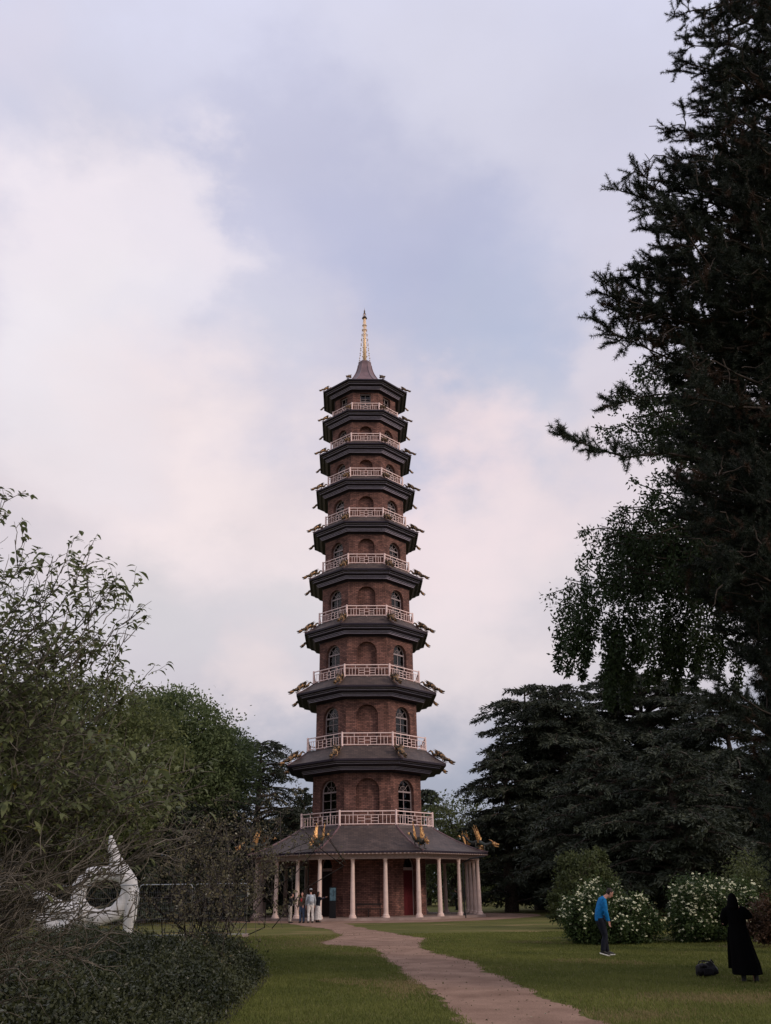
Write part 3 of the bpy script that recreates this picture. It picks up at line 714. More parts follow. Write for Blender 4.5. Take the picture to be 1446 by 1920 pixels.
# --- cedar: spreading limbs with flat, drooping sprays
def cedar(base, H, prof, label, seed_n=60, spray=.35, name='cedar_tree', dens=1.0, lean=(0, 0), skirt=.04, droop=.22, group=None, cat='cedar tree', trunk_r=.6, fmat=None, tops=3):
    base = np.array(base, float); base[2] = float(gh(base[0], base[1])); r = empty(name, base, label=label, cat=cat, group=group)
    W = Wood(); P = []; T = []
    topp = np.array([lean[0], lean[1], H]); W.add(limb((0, 0, -.3), topp*.86, 10, .02), trunk_r, .06, 9)
    zs = np.sort(rng.uniform(skirt, 1, seed_n)**.9)
    for i, zf in enumerate(zs):
        L = np.interp(zf, [p[0] for p in prof], [p[1] for p in prof])*(.55+.62*rng.random()**.8)
        a = i*2.399+rng.random()*.8; st = topp*max(zf*.9-.02, .02)
        dr = np.array([math.cos(a), math.sin(a), 0]); e = st+dr*L+[0, 0, (.10*H*(1-zf)*.4+.25-droop*L*.35)]
        e[2] = max(e[2], .4); path = limb(st, e, 9, .06, .10); W.add(path, .05+.018*L, .02, 5)
        ns = int(max(8, L*3.2*dens))
        for j in range(ns):
            t = .18+.82*(j+rng.random())/ns; c = np.array([np.interp(t*9, np.arange(10), path[:, q]) for q in range(3)])
            side = rng.choice([-1, 1])*(.5+.6*rng.random()); sd = unit(dr*(.5+.3*rng.random())+np.array([-dr[1], dr[0], 0])*side)
            sl_ = (.28+.3*rng.random())*min(L*.5, 2.6)*(1.15-t*.5)+.3
            n = int(26*dens*sl_/1.0)+8; tt = rng.random(n)**.8
            Q = c+sd*(sl_*tt)[:, None]+rng.normal(size=(n, 3))*np.array([.17, .17, .05])*(sl_*.5+.3); Q[:, 2] -= (droop*sl_*tt**2)+np.abs(rng.normal(size=n))*.06
            D = unit(sd*.8+rdir(n)*.6+np.array([0, 0, -.25]))
            P.append(leaf_quads(Q, D, spray*(.5+.8*rng.random(n)), spray*.28)); base_t = rng.random()*.5
            T.append(np.repeat(base_t+rng.random(n)*.45, 4))
    finish(r, W, P, T, fmat or CEDAR_F, M['bark']); return r

# --- shoots clothed with needles (the near pine)
def pine():
    base = np.array([13.3, -47.0, 0]); base[2] = gh(13.3, -47)
    r = empty('pine_tree', base, label='huge dark pine with shaggy needle tufts filling the right edge of the picture', cat='pine tree')
    W = Wood(); sh_p = []; sh_d = []; sh_l = []; sh_t = []
    H = 34.0; tr = limb((0, 0, -.4), (-.6, .3, H), 16, .012); W.add(tr, .55, .1, 12)
    def tp(z): return np.array([np.interp(z, tr[:, 2], tr[:, 0]), np.interp(z, tr[:, 2], tr[:, 1]), z])
    def add_shoot(p, d, l, t): sh_p.append(p); sh_d.append(d); sh_l.append(l); sh_t.append(t)
    def bough(tgt, dens=1.0, r0=.07, sag=-.03, l2=1.0, start_t=.35, base_t=None):
        e = np.array(tgt)-base; dxy = np.linalg.norm(e[:2]); zr = np.clip(e[2]-dxy*rng.uniform(.05, .45)+.4, 1.2, H-1.0)
        s = tp(zr); P_ = limb(s, e, 10, .07, sag); W.add(P_, r0, .014, 6); Lt = np.linalg.norm(e-s); bt = rng.random()*.5 if base_t is None else base_t
        d_end = unit(P_[-1]-P_[-2]); 
        for q in range(7): add_shoot(e-d_end*.09*q, unit(d_end+rdir(1)[0]*.6), .26, bt)
        n = int(max(4, Lt*(1-start_t)*2.9*dens))
        for j in range(n):
            t = start_t+(1-start_t)*(j+rng.random())/n; c = np.array([np.interp(t*10, np.arange(11), P_[:, q]) for q in range(3)])
            ax = unit(e-s); dd = unit(ax*.55+rdir(1)[0]*.75+np.array([0, 0, .12])); l = l2*(.35+.75*rng.random())*(1.15-.6*t)
            B = limb(c, c+dd*l, 5, .12, -.06); W.add(B, .022, .008, 4)
            for _q in range(3): add_shoot(B[-1]-dd*.1*_q, unit(dd*.7+rdir(1)[0]*.55+np.array([0, 0, .35])), .24+.16*rng.random(), bt+rng.random()*.2)
            k = int(1+l*4.2)
            for i in range(k):
                u = (i+.5+rng.random()*.5)/k; pp = np.array([np.interp(min(u, 1)*5, np.arange(6), B[:, q]) for q in range(3)])
                d2 = unit(dd*.6+rdir(1)[0]*.7+np.array([0, 0, .3])); add_shoot(pp, d2, .24+.2*rng.random(), bt+rng.random()*.3)
    edge = [(1240, 30, 19.5), (1262, 70, 18.5), (1258, 112, 18.5), (1275, 138, 19), (1298, 190, 19), (1232, 246, 18), (1290, 215, 18), (1228, 318, 18), (1255, 300, 18.5),
            (1166, 305, 17.5), (1160, 362, 17.5), (1205, 350, 18), (1195, 430, 18), (1215, 400, 18), (1196, 478, 18), (1192, 505, 18.5), (1135, 520, 17), (1100, 548, 16.8), (1104, 605, 16.8),
            (1112, 575, 17), (1150, 632, 17.2), (1175, 560, 17), (1215, 600, 18), (1200, 640, 18), (1240, 690, 18), (1165, 540, 17), (1150, 590, 17),
            (1255, 820, 18), (1240, 900, 18), (1262, 960, 18), (1275, 1060, 18), (1300, 1120, 18), (1345, 1190, 17.5), (1370, 1230, 17.2), (1385, 1330, 17), (1395, 1420, 17), (1410, 1500, 17),
            (1300, 990, 17), (1330, 1060, 17), (1360, 1120, 17)]
    cx = [p[0] for p in edge]
    ev = [(-200, 1330), (0, 1290), (60, 1290), (120, 1275), (200, 1300), (300, 1262), (360, 1215), (450, 1205), (520, 1170), (620, 1180), (680, 1245), (800, 1262), (900, 1250), (1000, 1290), (1100, 1320), (1180, 1350), (1260, 1385), (1400, 1405), (1600, 1432), (1700, 1445)]
    for u, v, D in edge: bough(at(u+20, v, D), 1.1, .06)
    bough(at(1052, 815, 16.0), 1.6, .06, .09, .22, .45, .6); bough(at(1135, 765, 16.6), 1.1, .05, .03, .6)
    for u, v in ((1345, 1275), (1330, 1300), (1360, 1310)): bough(at(u, v, 15.8), .9, .05, -.05, .5, .6)
    for v in np.arange(-60, 1660, 19):
        lo = np.interp(v, [e[0] for e in ev], [e[1] for e in ev])
        for q in range(4):
            u = lo+26+(1500-lo)*rng.random()**1.0; bough(at(u, v+rng.uniform(-12, 12), rng.uniform(15.5, 20.5)), 1.25, .07, -.02)
        if rng.random() < .5: bough(at(rng.uniform(1500, 1900), v, rng.uniform(14.5, 20)), .45, .08)
    # a few bare dead twigs
    for u, v in ((1228, 236), (1205, 303), (1270, 205), (1190, 405)):
        e = at(u, v, 17.8)-base; W.add(limb(e, e+[.9, .1, .15], 5, .2), .010, .02, 4)
        W.add(limb(e+[.2, 0, .02], e+[.1, 0, .3], 3, .1), .012, .006, 4)
    for i in range(26):
        v = rng.uniform(150, 1200); u = np.interp(v, [e[0] for e in ev], [e[1] for e in ev])+rng.uniform(30, 160); e = at(u, v, 15.5)-base
        W.add(limb(e, e+rdir(1)[0]*[.6, .2, .5], 4, .2), .014, .006, 4)
    p = np.array(sh_p); d = np.array(sh_d); l = np.array(sh_l); t = np.array(sh_t); n = len(p); K = 96
    print('pine shoots', n)
    for i in range(0, n, 3): W.add(np.array([p[i], p[i]+d[i]*l[i]]), .007, .004, 3)
    tt = rng.random((n, K)); nd = unit(d[:, None]*.42+rng.normal(size=(n, K, 3))*.60)
    Q = p[:, None]+d[:, None]*(l[:, None]*tt)[..., None]; nn = n*K
    brown = np.where(rng.random(n) < .035, .97, 0)
    zone = np.sin(p[:, 2]*1.3+p[:, 0]*2.1)*np.sin(p[:, 2]*.7-p[:, 1]*1.7) > .62; brown = np.where(zone & (rng.random(n) < .35), 1.0, brown)
    ti = np.where(brown > 0, 1.0, np.clip(t, 0, .8)); ti = (np.repeat(ti, K)+rng.random(nn)*.08)
    finish(r, W, [needle_tris(Q.reshape(-1, 3), nd.reshape(-1, 3), .085+.045*rng.random(nn), .015)], [np.repeat(ti, 3)], PINE_F, M['bark'])
pine()

def weeping():
    base = np.array([13.5, -40.5, 0]); base[2] = gh(13.5, -40.5)
    r = empty('weeping_tree', base, label='fine leaved tree with hanging green twigs drooping out beside the pine', cat='tree')
    W = Wood(); Pq = []; Dq = []; Tq = []
    H = 22.0; tr = limb((0, 0, -.4), (-1.0, 0, H), 14, .02); W.add(tr, .45, .1, 10)
    edge = [(1186, 682), (1150, 735), (1128, 750), (1108, 800), (1170, 832), (1178, 900), (1150, 950), (1082, 996), (1120, 990), (1085, 1050), (1060, 1085), (1036, 1112), (1060, 1130), (1100, 1100)]
    ev = [(660, 1200), (740, 1150), (830, 1190), (900, 1180), (960, 1150), (1000, 1100), (1060, 1085), (1110, 1050), (1150, 1050), (1220, 1080)]
    T_ = [(u, v, 24+rng.uniform(-1.5, 1.5)) for u, v in edge]
    for i in range(125):
        v = rng.uniform(680, 1085); lo = np.interp(v, [e[0] for e in ev], [e[1] for e in ev]); T_.append((lo+(1400-lo)*rng.random()**1.3, v, rng.uniform(21.5, 27)))
    for u, v, D in T_:
        e = at(u, v, D)-base; dxy = np.linalg.norm(e[:2]); zr = np.clip(e[2]-dxy*rng.uniform(.0, .35), 3, H-.5)
        s = np.array([-zr/H, 0, zr]); P_ = limb(s, e, 9, .08, .06); W.add(P_, .06, .012, 5); n = int(max(4, np.linalg.norm(e-s)*1.7))
        for j in range(n):
            t = .35+.65*(j+rng.random())/n; c = np.array([np.interp(t*9, np.arange(10), P_[:, q]) for q in range(3)])
            drop = (.25+.9*rng.random()**2)*(.6 if v < 950 else .95)
            if t > .9 and v > 950 and rng.random() < .4: drop += .7+.9*rng.random()
            o = rdir(1)[0]*[.45, .45, .1]; B = limb(c, c+o+[0, 0, -drop], 6, .08); W.add(B, .012, .004, 3)
            k = int(26+drop*70); tt = rng.random(k); Q = np.stack([np.interp(tt*6, np.arange(7), B[:, q]) for q in range(3)], 1)+rng.normal(size=(k, 3))*.10
            Pq.append(Q); Dq.append(unit(rdir(k)+[0, 0, -.5])); Tq.append(rng.random()*.4+rng.random(k)*.5)
    # long hanging streamers
    for u, v0, v1 in ((1048, 1130, 1232), (1065, 1150, 1240), (1090, 1150, 1245), (1140, 1170, 1296), (1150, 1160, 1270), (1172, 1200, 1300), (1128, 1180, 1250), (1215, 1160, 1262), (1232, 1170, 1255), (1262, 1170, 1272), (1255, 1150, 1240), (1300, 1150, 1262), (1330, 1150, 1235), (1195, 1150, 1220), (1310, 1180, 1240), (1075, 1100, 1200), (1100, 1120, 1215), (1160, 1130, 1235), (1180, 1150, 1275), (1245, 1130, 1225), (1280, 1120, 1225), (1350, 1150, 1245), (1380, 1160, 1275), (1145, 1200, 1300), (1270, 1190, 1262)):
        D = rng.uniform(22.5, 24.5); a = at(u+12, v0, D)-base; b = at(u, v1+26, D)-base; B = limb(a, b, 7, .06); W.add(B, .014, .004, 3); k = int(330*np.linalg.norm(a-b))
        tt = rng.random(k); Q = np.stack([np.interp(tt*7, np.arange(8), B[:, q]) for q in range(3)], 1)+rng.normal(size=(k, 3))*.15*(1.25-.9*tt)[:, None]
        Pq.append(Q); Dq.append(unit(rdir(k)+[0, 0, -.6])); Tq.append(rng.random()*.4+rng.random(k)*.5)
    Q = np.concatenate(Pq); D = np.concatenate(Dq); n = len(Q); print('weeping leaves', n)
    finish(r, W, [leaf_quads(Q, D, .10+.06*rng.random(n), .062)], [np.repeat(np.concatenate(Tq), 4)], WEEP_F, M['bark'])
weeping()

# --- near tree at the left with drooping leaves
def near_tree():
    base = np.array([-4.9, -56.3, 0]); base[2] = gh(base[0], base[1])
    r = empty('small_tree', base, label='near leafy small tree with drooping pointed leaves and tangled bare twigs at the left edge', cat='tree')
    W = Wood(); Pq = []; Dq = []; Tq = []
    fk = [np.array([.15, .1, 1.0]), np.array([-.1, .2, 1.7]), np.array([.2, -.1, .6])]
    for f in fk: W.add(limb((0, 0, -.2), f, 5, .06), .10, .06, 8)
    def tw(a, b, r0, leaves=1.0, bare=0.0, sag=.03, sub=True, lw=1.0):
        P_ = limb(a, b, 9, .09, sag); W.add(P_, r0, .0035, 5); L = np.linalg.norm(np.array(b)-a)
        def lv(path, k, spread=.02):
            m = len(path)-1; tt = rng.uniform(.25, 1.0, k); Q = np.stack([np.interp(tt*m, np.arange(m+1), path[:, q]) for q in range(3)], 1)+rng.normal(size=(k, 3))*spread
            ax = unit(path[-1]-path[0]); Pq.append(Q); dd_ = ax*.45+rdir(k)*.8; dd_[:, 2] = dd_[:, 2]*.35+.15; Dq.append(unit(dd_)); Tq.append(np.clip(rng.random()*.45+rng.random(k)*.45, 0, .9)+(rng.random(k) < .03)*.6)
        n = int(L*6)
        for j in range(n if sub else 0):
            t = .30+.70*(j+rng.random())/n; c = np.array([np.interp(t*9, np.arange(10), P_[:, q]) for q in range(3)])
            ax = unit(np.array(b)-a); d = unit(ax*.8+rdir(1)[0]*.75+[0, 0, .15]); l = (.22+.4*rng.random())*(1.2-.6*t)
            B = limb(c, c+d*l, 5, .1, .05); W.add(B, .0055, .002, 4)
            if rng.random() > bare: lv(B, int((3+l*8)*leaves))
            if rng.random() < .5:
                d3 = unit(d+rdir(1)[0]*.8); B2 = limb(B[3], B[3]+d3*l*.6, 4, .1, .03); W.add(B2, .004, .0015, 3)
                if rng.random() > bare: lv(B2, int(6*leaves))
        if leaves > .3: lv(P_[5:], int(5*leaves))
    tips = [(12, 932, 8.2), (28, 1012, 7.6), (52, 1040, 8.0), (60, 1085, 8.3), (100, 1042, 8.2), (160, 1042, 8.2), (176, 1052, 8.4), (118, 1062, 7.9), (205, 1085, 8.2), (218, 1108, 8.3), (258, 1150, 8.4), (250, 1145, 8.2), (240, 1190, 8.3),
            (228, 1240, 8.6), (200, 1170, 8.0), (180, 1120, 8.0), (222, 1285, 8.7), (278, 1282, 8.6), (40, 1130, 7.5), (80, 1160, 7.6), (10, 1100, 7.4), (140, 1200, 7.9), (170, 1230, 8.1), (90, 1230, 7.8), (30, 1220, 7.6), (-30, 1000, 7.8), (-60, 1080, 7.4)]
    for u, v, D in tips: tw(fk[rng.integers(0, 2)]+rng.normal(size=3)*.05, at(u, v, D)-base, .017, 1.0, .1, .05)
    for i in range(74):
        v = 1190+350*rng.random()**.8; hi = np.interp(v, [1170, 1260, 1330, 1560], [120, 200, 270, 330]); u = hi*rng.random()**.8-10
        tw(fk[rng.integers(0, 3)]+rng.normal(size=3)*.08, at(u, v, rng.uniform(6.9, 9.2))-base, .013, .85, .25, .04)
    for u, v, D in ((335, 1552, 8.2), (388, 1472, 8.2), (352, 1445, 8.6), (300, 1420, 8.0), (310, 1530, 7.9), (342, 1558, 8.2), (262, 1640, 7.8), (290, 1600, 8.3), (150, 1540, 7.4), (120, 1500, 7.2), (365, 1570, 8.4), (320, 1500, 8.1)):
        tw(fk[2], at(u, v, D)-base, .012, .6, .35, .04)
    # bare tangled lower twigs in front of the sculpture
    for i in range(36):
        v = rng.uniform(1560, 1790); u = rng.uniform(40, 330) if v < 1740 else rng.uniform(0, 240)
        tw(fk[2]+rng.normal(size=3)*.15, at(u, v, rng.uniform(6.8, 8.6))-base, .007, .12, .9, .05)
    for i in range(24):
        v = rng.uniform(1560, 1760); u = rng.uniform(-30, 70); tw(fk[2]+rng.normal(size=3)*.15, at(u, v, rng.uniform(6.8, 8.6))-base, .010, .7, .4, .03)
    Q = np.concatenate(Pq); D = np.concatenate(Dq); Tq = [np.concatenate(Tq)]
    lowright = (Q[:, 2] < 1.95+.10*Q[:, 0]) & (Q[:, 0] > .7); keep = ~(lowright & (rng.random(len(Q)) < .8)); Q = Q[keep]; D = D[keep]; Tq = [Tq[0][keep]]; n = len(Q); print('near leaves', n)
    finish(r, W, [droop_leaves(Q, D, .075+.060*rng.random(n), .028+.024*rng.random(n), .5)], [np.repeat(np.concatenate(Tq), 8)], FRONT_F, M['greybark'])
near_tree()

def twig_shrub(bu, bv, tips, label, seed_leaf=1.0, D0=None, name='shrub', fm=None, leaf=.04, n_extra=60, region=None, dr=(13, 16), bark=None, r0=.03, clumps=14):
    b = gp(bu, bv); base = np.array([b[0], b[1], float(gh(b[0], b[1]))]); r = empty(name, base, label=label, cat='shrub')
    W = Wood(); Pq = []; Tq = []
    fk = []
    for i in range(4):
        f = np.array([rng.uniform(-.3, .8), rng.uniform(-.5, .5), rng.uniform(.4, .9)]); W.add(limb((0, 0, -.1), f, 5, .12), r0*1.3, r0, 7); fk.append(f)
    T_ = list(tips)+[(lambda q: (rng.uniform(*region(q)), q))(rng.uniform(1600, 1775)) for _ in range(n_extra)]
    for t_ in T_:
        u, v = t_; e = at(u, v, rng.uniform(*dr))-base; e[2] = max(e[2], .1); s = fk[rng.integers(0, 4)]; P_ = limb(s, e, 8, .14, .13); W.add(P_, r0*.5, .003, 5)
        for j in range(clumps):
            t = .4+.6*(j+rng.random())/clumps; c = np.array([np.interp(t*8, np.arange(9), P_[:, q]) for q in range(3)]); l = .12+.3*rng.random()
            d = unit(rdir(1)[0]+[0, 0, .25]); B = limb(c, c+d*l, 4, .12); W.add(B, .006, .003, 3)
            k = int(9*seed_leaf); tt = rng.random(k); Q = np.stack([np.interp(tt*4, np.arange(5), B[:, q]) for q in range(3)], 1)+rng.normal(size=(k, 3))*.05
            Pq.append(Q); Tq.append(np.clip(rng.random()*.5+rng.random(k)*.42, 0, .93)+(rng.random(k) < .05)*.2)
    Q = np.concatenate(Pq); n = len(Q)
    finish(r, W, [leaf_quads(Q, unit(rdir(n)+[0, 0, .2]), leaf*(.7+.6*rng.random(n)), leaf*.6)], [np.repeat(np.concatenate(Tq), 4)], fm or TWIG_F, bark or M['bark'], 'foliage', 'stem')
twig_shrub(362, 1800, [(348, 1590), (395, 1592), (408, 1612), (450, 1600), (500, 1610), (535, 1650), (550, 1690), (530, 1740), (545, 1722), (510, 1700), (480, 1640), (430, 1620), (480, 1765), (340, 1640), (320, 1700)],
           'twiggy shrub with small reddish brown leaves left of the verandah columns', region=lambda v: (330, np.interp(v, [1600, 1680, 1740, 1775], [490, 525, 500, 450])), n_extra=34, dr=(15.5, 19), clumps=12, leaf=.062, seed_leaf=.9)

# --- low dark evergreen cover and its bed
def cover():
    edge = [(300, 2000), (330, 1960), (425, 1925), (452, 1893), (480, 1862), (512, 1829), (470, 1815), (455, 1806), (400, 1806), (300, 1800), (150, 1800), (0, 1803), (-260, 1812)]
    E = [gp(u, v)[:2] for u, v in edge]+[np.array([-11.5, -52.5]), np.array([-11.5, -57.0]), np.array([-3.5, -57.0])]
    E = np.array(E)
    def inside(X):
        c = np.zeros(len(X), bool); n = len(E)
        for i in range(n):
            a, b = E[i], E[(i+1) % n]; k = ((a[1] > X[:, 1]) != (b[1] > X[:, 1])); xx = (b[0]-a[0])*(X[:, 1]-a[1])/(b[1]-a[1]+1e-12)+a[0]; c ^= k & (X[:, 0] < xx)
        return c
    V = np.array([[x, y, float(gh(x, y))+.012] for x, y in E]); mb = MB(); mb.face(V); mb.build('soil_bed', M['soil'], kind='structure')
    def edist(X):
        d = np.full(len(X), 99.)
        for i in range(len(E)):
            a, b = E[i], E[(i+1) % len(E)]; t = np.clip(((X-a) @ (b-a))/((b-a) @ (b-a)), 0, 1)[:, None]; d = np.minimum(d, np.linalg.norm(X-(a+t*(b-a)), axis=1))
        return d
    lo, hi = E.min(0), E.max(0); X = rng.uniform(lo, hi, (420000, 2)); X = X[inside(X)]
    d = edist(X)+.25*rng.random(len(X))-.12; k = d > .16; X = X[k]; d = d[k]
    h = np.minimum(1, (d-.18)/.8)**.5*(.62+.20*np.sin(X[:, 0]*1.7+X[:, 1]*.9)+.15*np.sin(X[:, 0]*3.9-X[:, 1]*3.1)+.05*np.sin(X[:, 0]*9+X[:, 1]*7))
    z = h*(1-.55*rng.random(len(X))**2.0)+rng.normal(size=len(X))*.03+(rng.random(len(X)) < .04)*rng.random(len(X))*.16; P = np.stack([X[:, 0], X[:, 1], gh(X[:, 0], X[:, 1])+np.maximum(z, .02)], 1); n = len(P); print('cover', n)
    SP = []; ST = []; ii = rng.integers(0, n, 1100)
    for q in ii:                      # shoots standing out of the mass
        a = P[q]; dd = unit(np.array([rng.normal()*.5, rng.normal()*.5, 1.0])); l = .12+.28*rng.random(); k = 14; u_ = rng.random(k)
        SP.append(leaf_quads(a+dd*(l*u_)[:, None]+rng.normal(size=(k, 3))*.012, unit(rdir(k)+dd*.8), .05+.03*rng.random(k), .026)); ST.append(np.repeat(np.clip(.45+rng.random(k)*.5, 0, 1), 4))
    tt = .38+.3*np.sin(X[:, 0]*1.3+1)*np.sin(X[:, 1]*1.1)+.2*np.sin(X[:, 0]*3.1)*np.sin(X[:, 1]*3.7)+rng.random(n)*.4
    np_obj('ground_cover', [leaf_quads(P, unit(rdir(n)+[0, 0, .35]), .035+.055*rng.random(n)**2, .034)]+SP, COVER_F, None, [np.repeat(np.clip(tt, 0, 1), 4)]+ST, kind='stuff', label='low dark evergreen ground cover filling the bed at lower left', cat='ground cover')
cover()

# --- flowering dogwoods, their bed, neighbouring shrubs
def flower_shrub(lumps, label, group):
    b = np.mean([c for c, _ in lumps], 0); base = np.array([b[0], b[1], float(gh(b[0], b[1]))]); r = empty('flowering_shrub', base, label=label, cat='shrub', group=group)
    W = Wood(); P = []; T = []; FP = []
    for c, rr in lumps:
        c = np.array(c)-base; W.add(limb((rng.normal()*.2, rng.normal()*.2, -.1), c, 6, .1), .04, .015, 5)
        ns = 60; S = c+rdir(ns)*rr*(.35+.65*rng.random((ns, 1))**.5); S = S[S[:, 2] > .08]
        for s in S: W.add(limb(c*.7, s, 4, .12), .012, .005, 3)
        n = 60*len(S); Q = np.repeat(S, 60, 0)+rng.normal(size=(n, 3))*rr*.14; Q[:, 2] = np.maximum(Q[:, 2], .03); P.append(leaf_quads(Q, unit(rdir(n)+[0, 0, .1]), .09*(.6+.7*rng.random(n)), .05)); T.append(np.repeat(np.repeat(rng.random(len(S))*.5, 60)+rng.random(n)*.4, 4))
        S2 = S[(S[:, 2] > .25)]; S2 = S2[(rng.random(len(S2)) < .2+.55*np.clip((S2[:, 2]-.5)/.8, 0, 1))]; m = 9; F_ = np.repeat(S2, m, 0)+rng.normal(size=(m*len(S2), 3))*rr*.15; out = np.linalg.norm((F_-c), axis=1) > rr*.62; FP.append(F_[out & (rng.random(len(F_)) < .8)])
    finish(r, W, P, T, DOG_F, M['bark'], 'foliage', 'stem')
    F_ = np.concatenate(FP); parts = []
    for q in range(4):       # each flower is four broad bracts
        n = len(F_); a = rng.random(n)*.4+q*math.pi/2; nrm = unit(rdir(n)*.5+[-.1, -.5, .8]); t1 = unit(np.cross(nrm, [0.1, 0.3, 1])); t2 = np.cross(nrm, t1)
        D = t1*np.cos(a)[:, None]+t2*np.sin(a)[:, None]; sd = np.cross(nrm, D); L = .05; W_ = .022
        V = np.stack([F_, F_+D*L*.5+sd*W_, F_+D*L, F_+D*L*.5-sd*W_], 1).reshape(-1, 3); parts.append((V, np.arange(4*n).reshape(n, 4)))
    o = np_obj('blossom', parts, FLOWER, r, kind='stuff')
DS = 31.0
def lump(u, v, D, r): return (at(u, v, D), r)
g = 'white flowering shrubs on the lawn'
flower_shrub([lump(1128, 1688, DS, .68), lump(1100, 1715, DS-.3, .8), lump(1090, 1738, DS, .6), lump(1150, 1730, DS-.4, .85), lump(1192, 1714, DS, .66), lump(1205, 1740, DS-.3, .65), lump(1130, 1755, DS-.6, .5), lump(1190, 1758, DS-.5, .45)],
             'white flowering shrub behind the stooping man in blue', g)
flower_shrub([lump(1300, 1688, DS, .78), lump(1285, 1725, DS, .68), lump(1340, 1700, DS, .95), lump(1360, 1740, DS-.2, .8), lump(1300, 1745, DS-.3, .7), lump(1382, 1690, DS+.6, .7), lump(1400, 1730, DS+.6, .7)],
             'white flowering shrub between the man and the woman in black', g)
def bed2():
    c = gp(1245, 1762); n = 60; V = []
    for i in range(n):
        a = 2*math.pi*i/n; x = c[0]+3.9*math.cos(a)*(1+.05*math.sin(5*a)); y = c[1]+1.3+1.9*math.sin(a); V.append((x, y, float(gh(x, y))+.014))
    mb = MB(); mb.face(V); mb.build('soil_bed', M['soil'], kind='structure')
bed2()
def lumps_at(L): return [lump(*q) for q in L]
broadleaf(at(1435, 1700, 29), lumps_at([(1440, 1722, 28, .55), (1462, 1712, 28, .7), (1430, 1745, 28, .4)]), 'reddish brown bush at the right edge behind the woman in black', RED_F, .09, 30, 60, .05, 'bush', 'bush')
broadleaf(at(1090, 1690, 42), lumps_at([(1085, 1665, 42, .9), (1070, 1690, 42, .9), (1115, 1690, 42, .9), (1102, 1635, 42, .7), (1072, 1632, 43, .6), (1132, 1660, 42, .6), (1055, 1702, 42, .6), (1120, 1615, 43, .4)]), 'feathery olive green bush left of the white flowers', MOSS_F, .15, 46, 34, .07, 'bush', 'bush', flat=1.3)
broadleaf(at(1400, 1690, 40), lumps_at([(1400, 1680, 40, 1.5), (1430, 1650, 41, 1.6), (1450, 1690, 40, 1.5), (1385, 1715, 39, 1.0)]), 'olive bush behind the woman in black', MOSS_F, .13, 50, 50, .07, 'bush', 'bush')

# --- background right
cedar(at(1078, 1700, 76), 20.5, [(0, 8.5), (.3, 8.8), (.6, 7.2), (.8, 5.2), (.93, 3.8), (1, 1.2)], 'tall dark cedar with layered sprays right of the tower', 150, .42, dens=1.0, droop=.3, trunk_r=.8)
cedar(at(962, 1700, 73), 13.6, [(0, 3.4), (.3, 3.6), (.6, 3.8), (.85, 3.2), (1, 1.4)], 'lower dark cedar nearest the tower on its right', 90, .38, droop=.35)
cedar(at(1252, 1700, 84), 23.5, [(0, 10), (.4, 10.5), (.7, 9.5), (.88, 7.5), (1, 3.5)], 'flat topped wide cedar behind the hanging twigs', 170, .45, droop=.2, trunk_r=.9)
cedar(at(1015, 1700, 80), 21.5, [(0, 3), (.5, 3.2), (.8, 4.2), (.95, 3.8), (1, 1)], 'cedar with a tufted leaning top at the left end of the right hand cedars', 80, .4, droop=.3)
cedar(at(1420, 1700, 66), 17.0, [(0, 8), (.5, 7.5), (.8, 5), (1, 1.5)], 'dark cedar behind the pine at the right edge', 110, .4, droop=.3)
cedar(at(1150, 1700, 62), 12.0, [(0, 6), (.4, 5.6), (.75, 4), (1, 1)], 'low broad cedar with drooping sprays behind the feathery bush', 100, .34, droop=.35)
cedar(at(1290, 1700, 58), 11.5, [(0, 6.5), (.4, 6), (.75, 4), (1, 1)], 'low broad cedar behind the white flowering shrubs', 100, .34, droop=.35)
broadleaf(at(850, 1700, 108), lumps_at([(850, 1545, 108, 4.2), (825, 1590, 108, 4.5), (880, 1590, 108, 4.5), (850, 1640, 107, 4.5), (905, 1640, 107, 4)]), 'dull olive rounded tree behind the tower roof on the right', MOSS_F, .34, 60, 55, .4)
cedar(at(800, 1700, 116), 15.5, [(0, 4), (.6, 4), (.85, 3), (1, .8)], 'thin cedar top showing just right of the tower wall', 60, .5)
cedar(at(566, 1700, 128), 17.8, [(0, 3.2), (.5, 2.4), (.8, 1.2), (1, .15)], 'small pointed conifer top left of the tower', 90, .45, name='conifer_tree', cat='conifer')
# --- background left
broadleaf(at(190, 1700, 58), lumps_at([(190, 1350, 58, 3.4), (130, 1370, 57, 3.4), (240, 1380, 58, 3.4), (160, 1450, 56, 3.6), (250, 1460, 56, 3.2), (90, 1450, 56, 3.6), (60, 1350, 58, 3.2), (200, 1540, 55, 3.4), (120, 1550, 55, 3.4), (30, 1520, 55, 3.4), (0, 1400, 57, 3.4)]), 'tall broadleaf tree behind the near small tree at left', BROAD2_F, .26, 60, 70, .5)
broadleaf(at(335, 1700, 66), lumps_at([(325, 1345, 66, 2.9), (295, 1400, 65, 3.2), (365, 1385, 66, 2.9), (340, 1440, 64, 3.2), (395, 1430, 66, 2.6), (300, 1480, 64, 3.2), (275, 1350, 66, 2.4), (385, 1480, 65, 2.6)]), 'rounded green broadleaf tree left of the drooping cedar', BROAD_F, .26, 64, 75, .5)
broadleaf(at(425, 1700, 72), lumps_at([(425, 1400, 72, 2.0), (410, 1440, 72, 2.5), (435, 1450, 72, 2.3), (400, 1500, 72, 2.6)]), 'smaller green tree between the rounded tree and the drooping cedar', BROAD_F, .26, 60, 65, .4)
cedar(at(478, 1700, 82), 16.4, [(0, 5.4), (.3, 5.6), (.6, 4.6), (.85, 3.6), (1, 2.2)], 'drooping dark cedar just left of the tower', 100, .34, droop=.5)
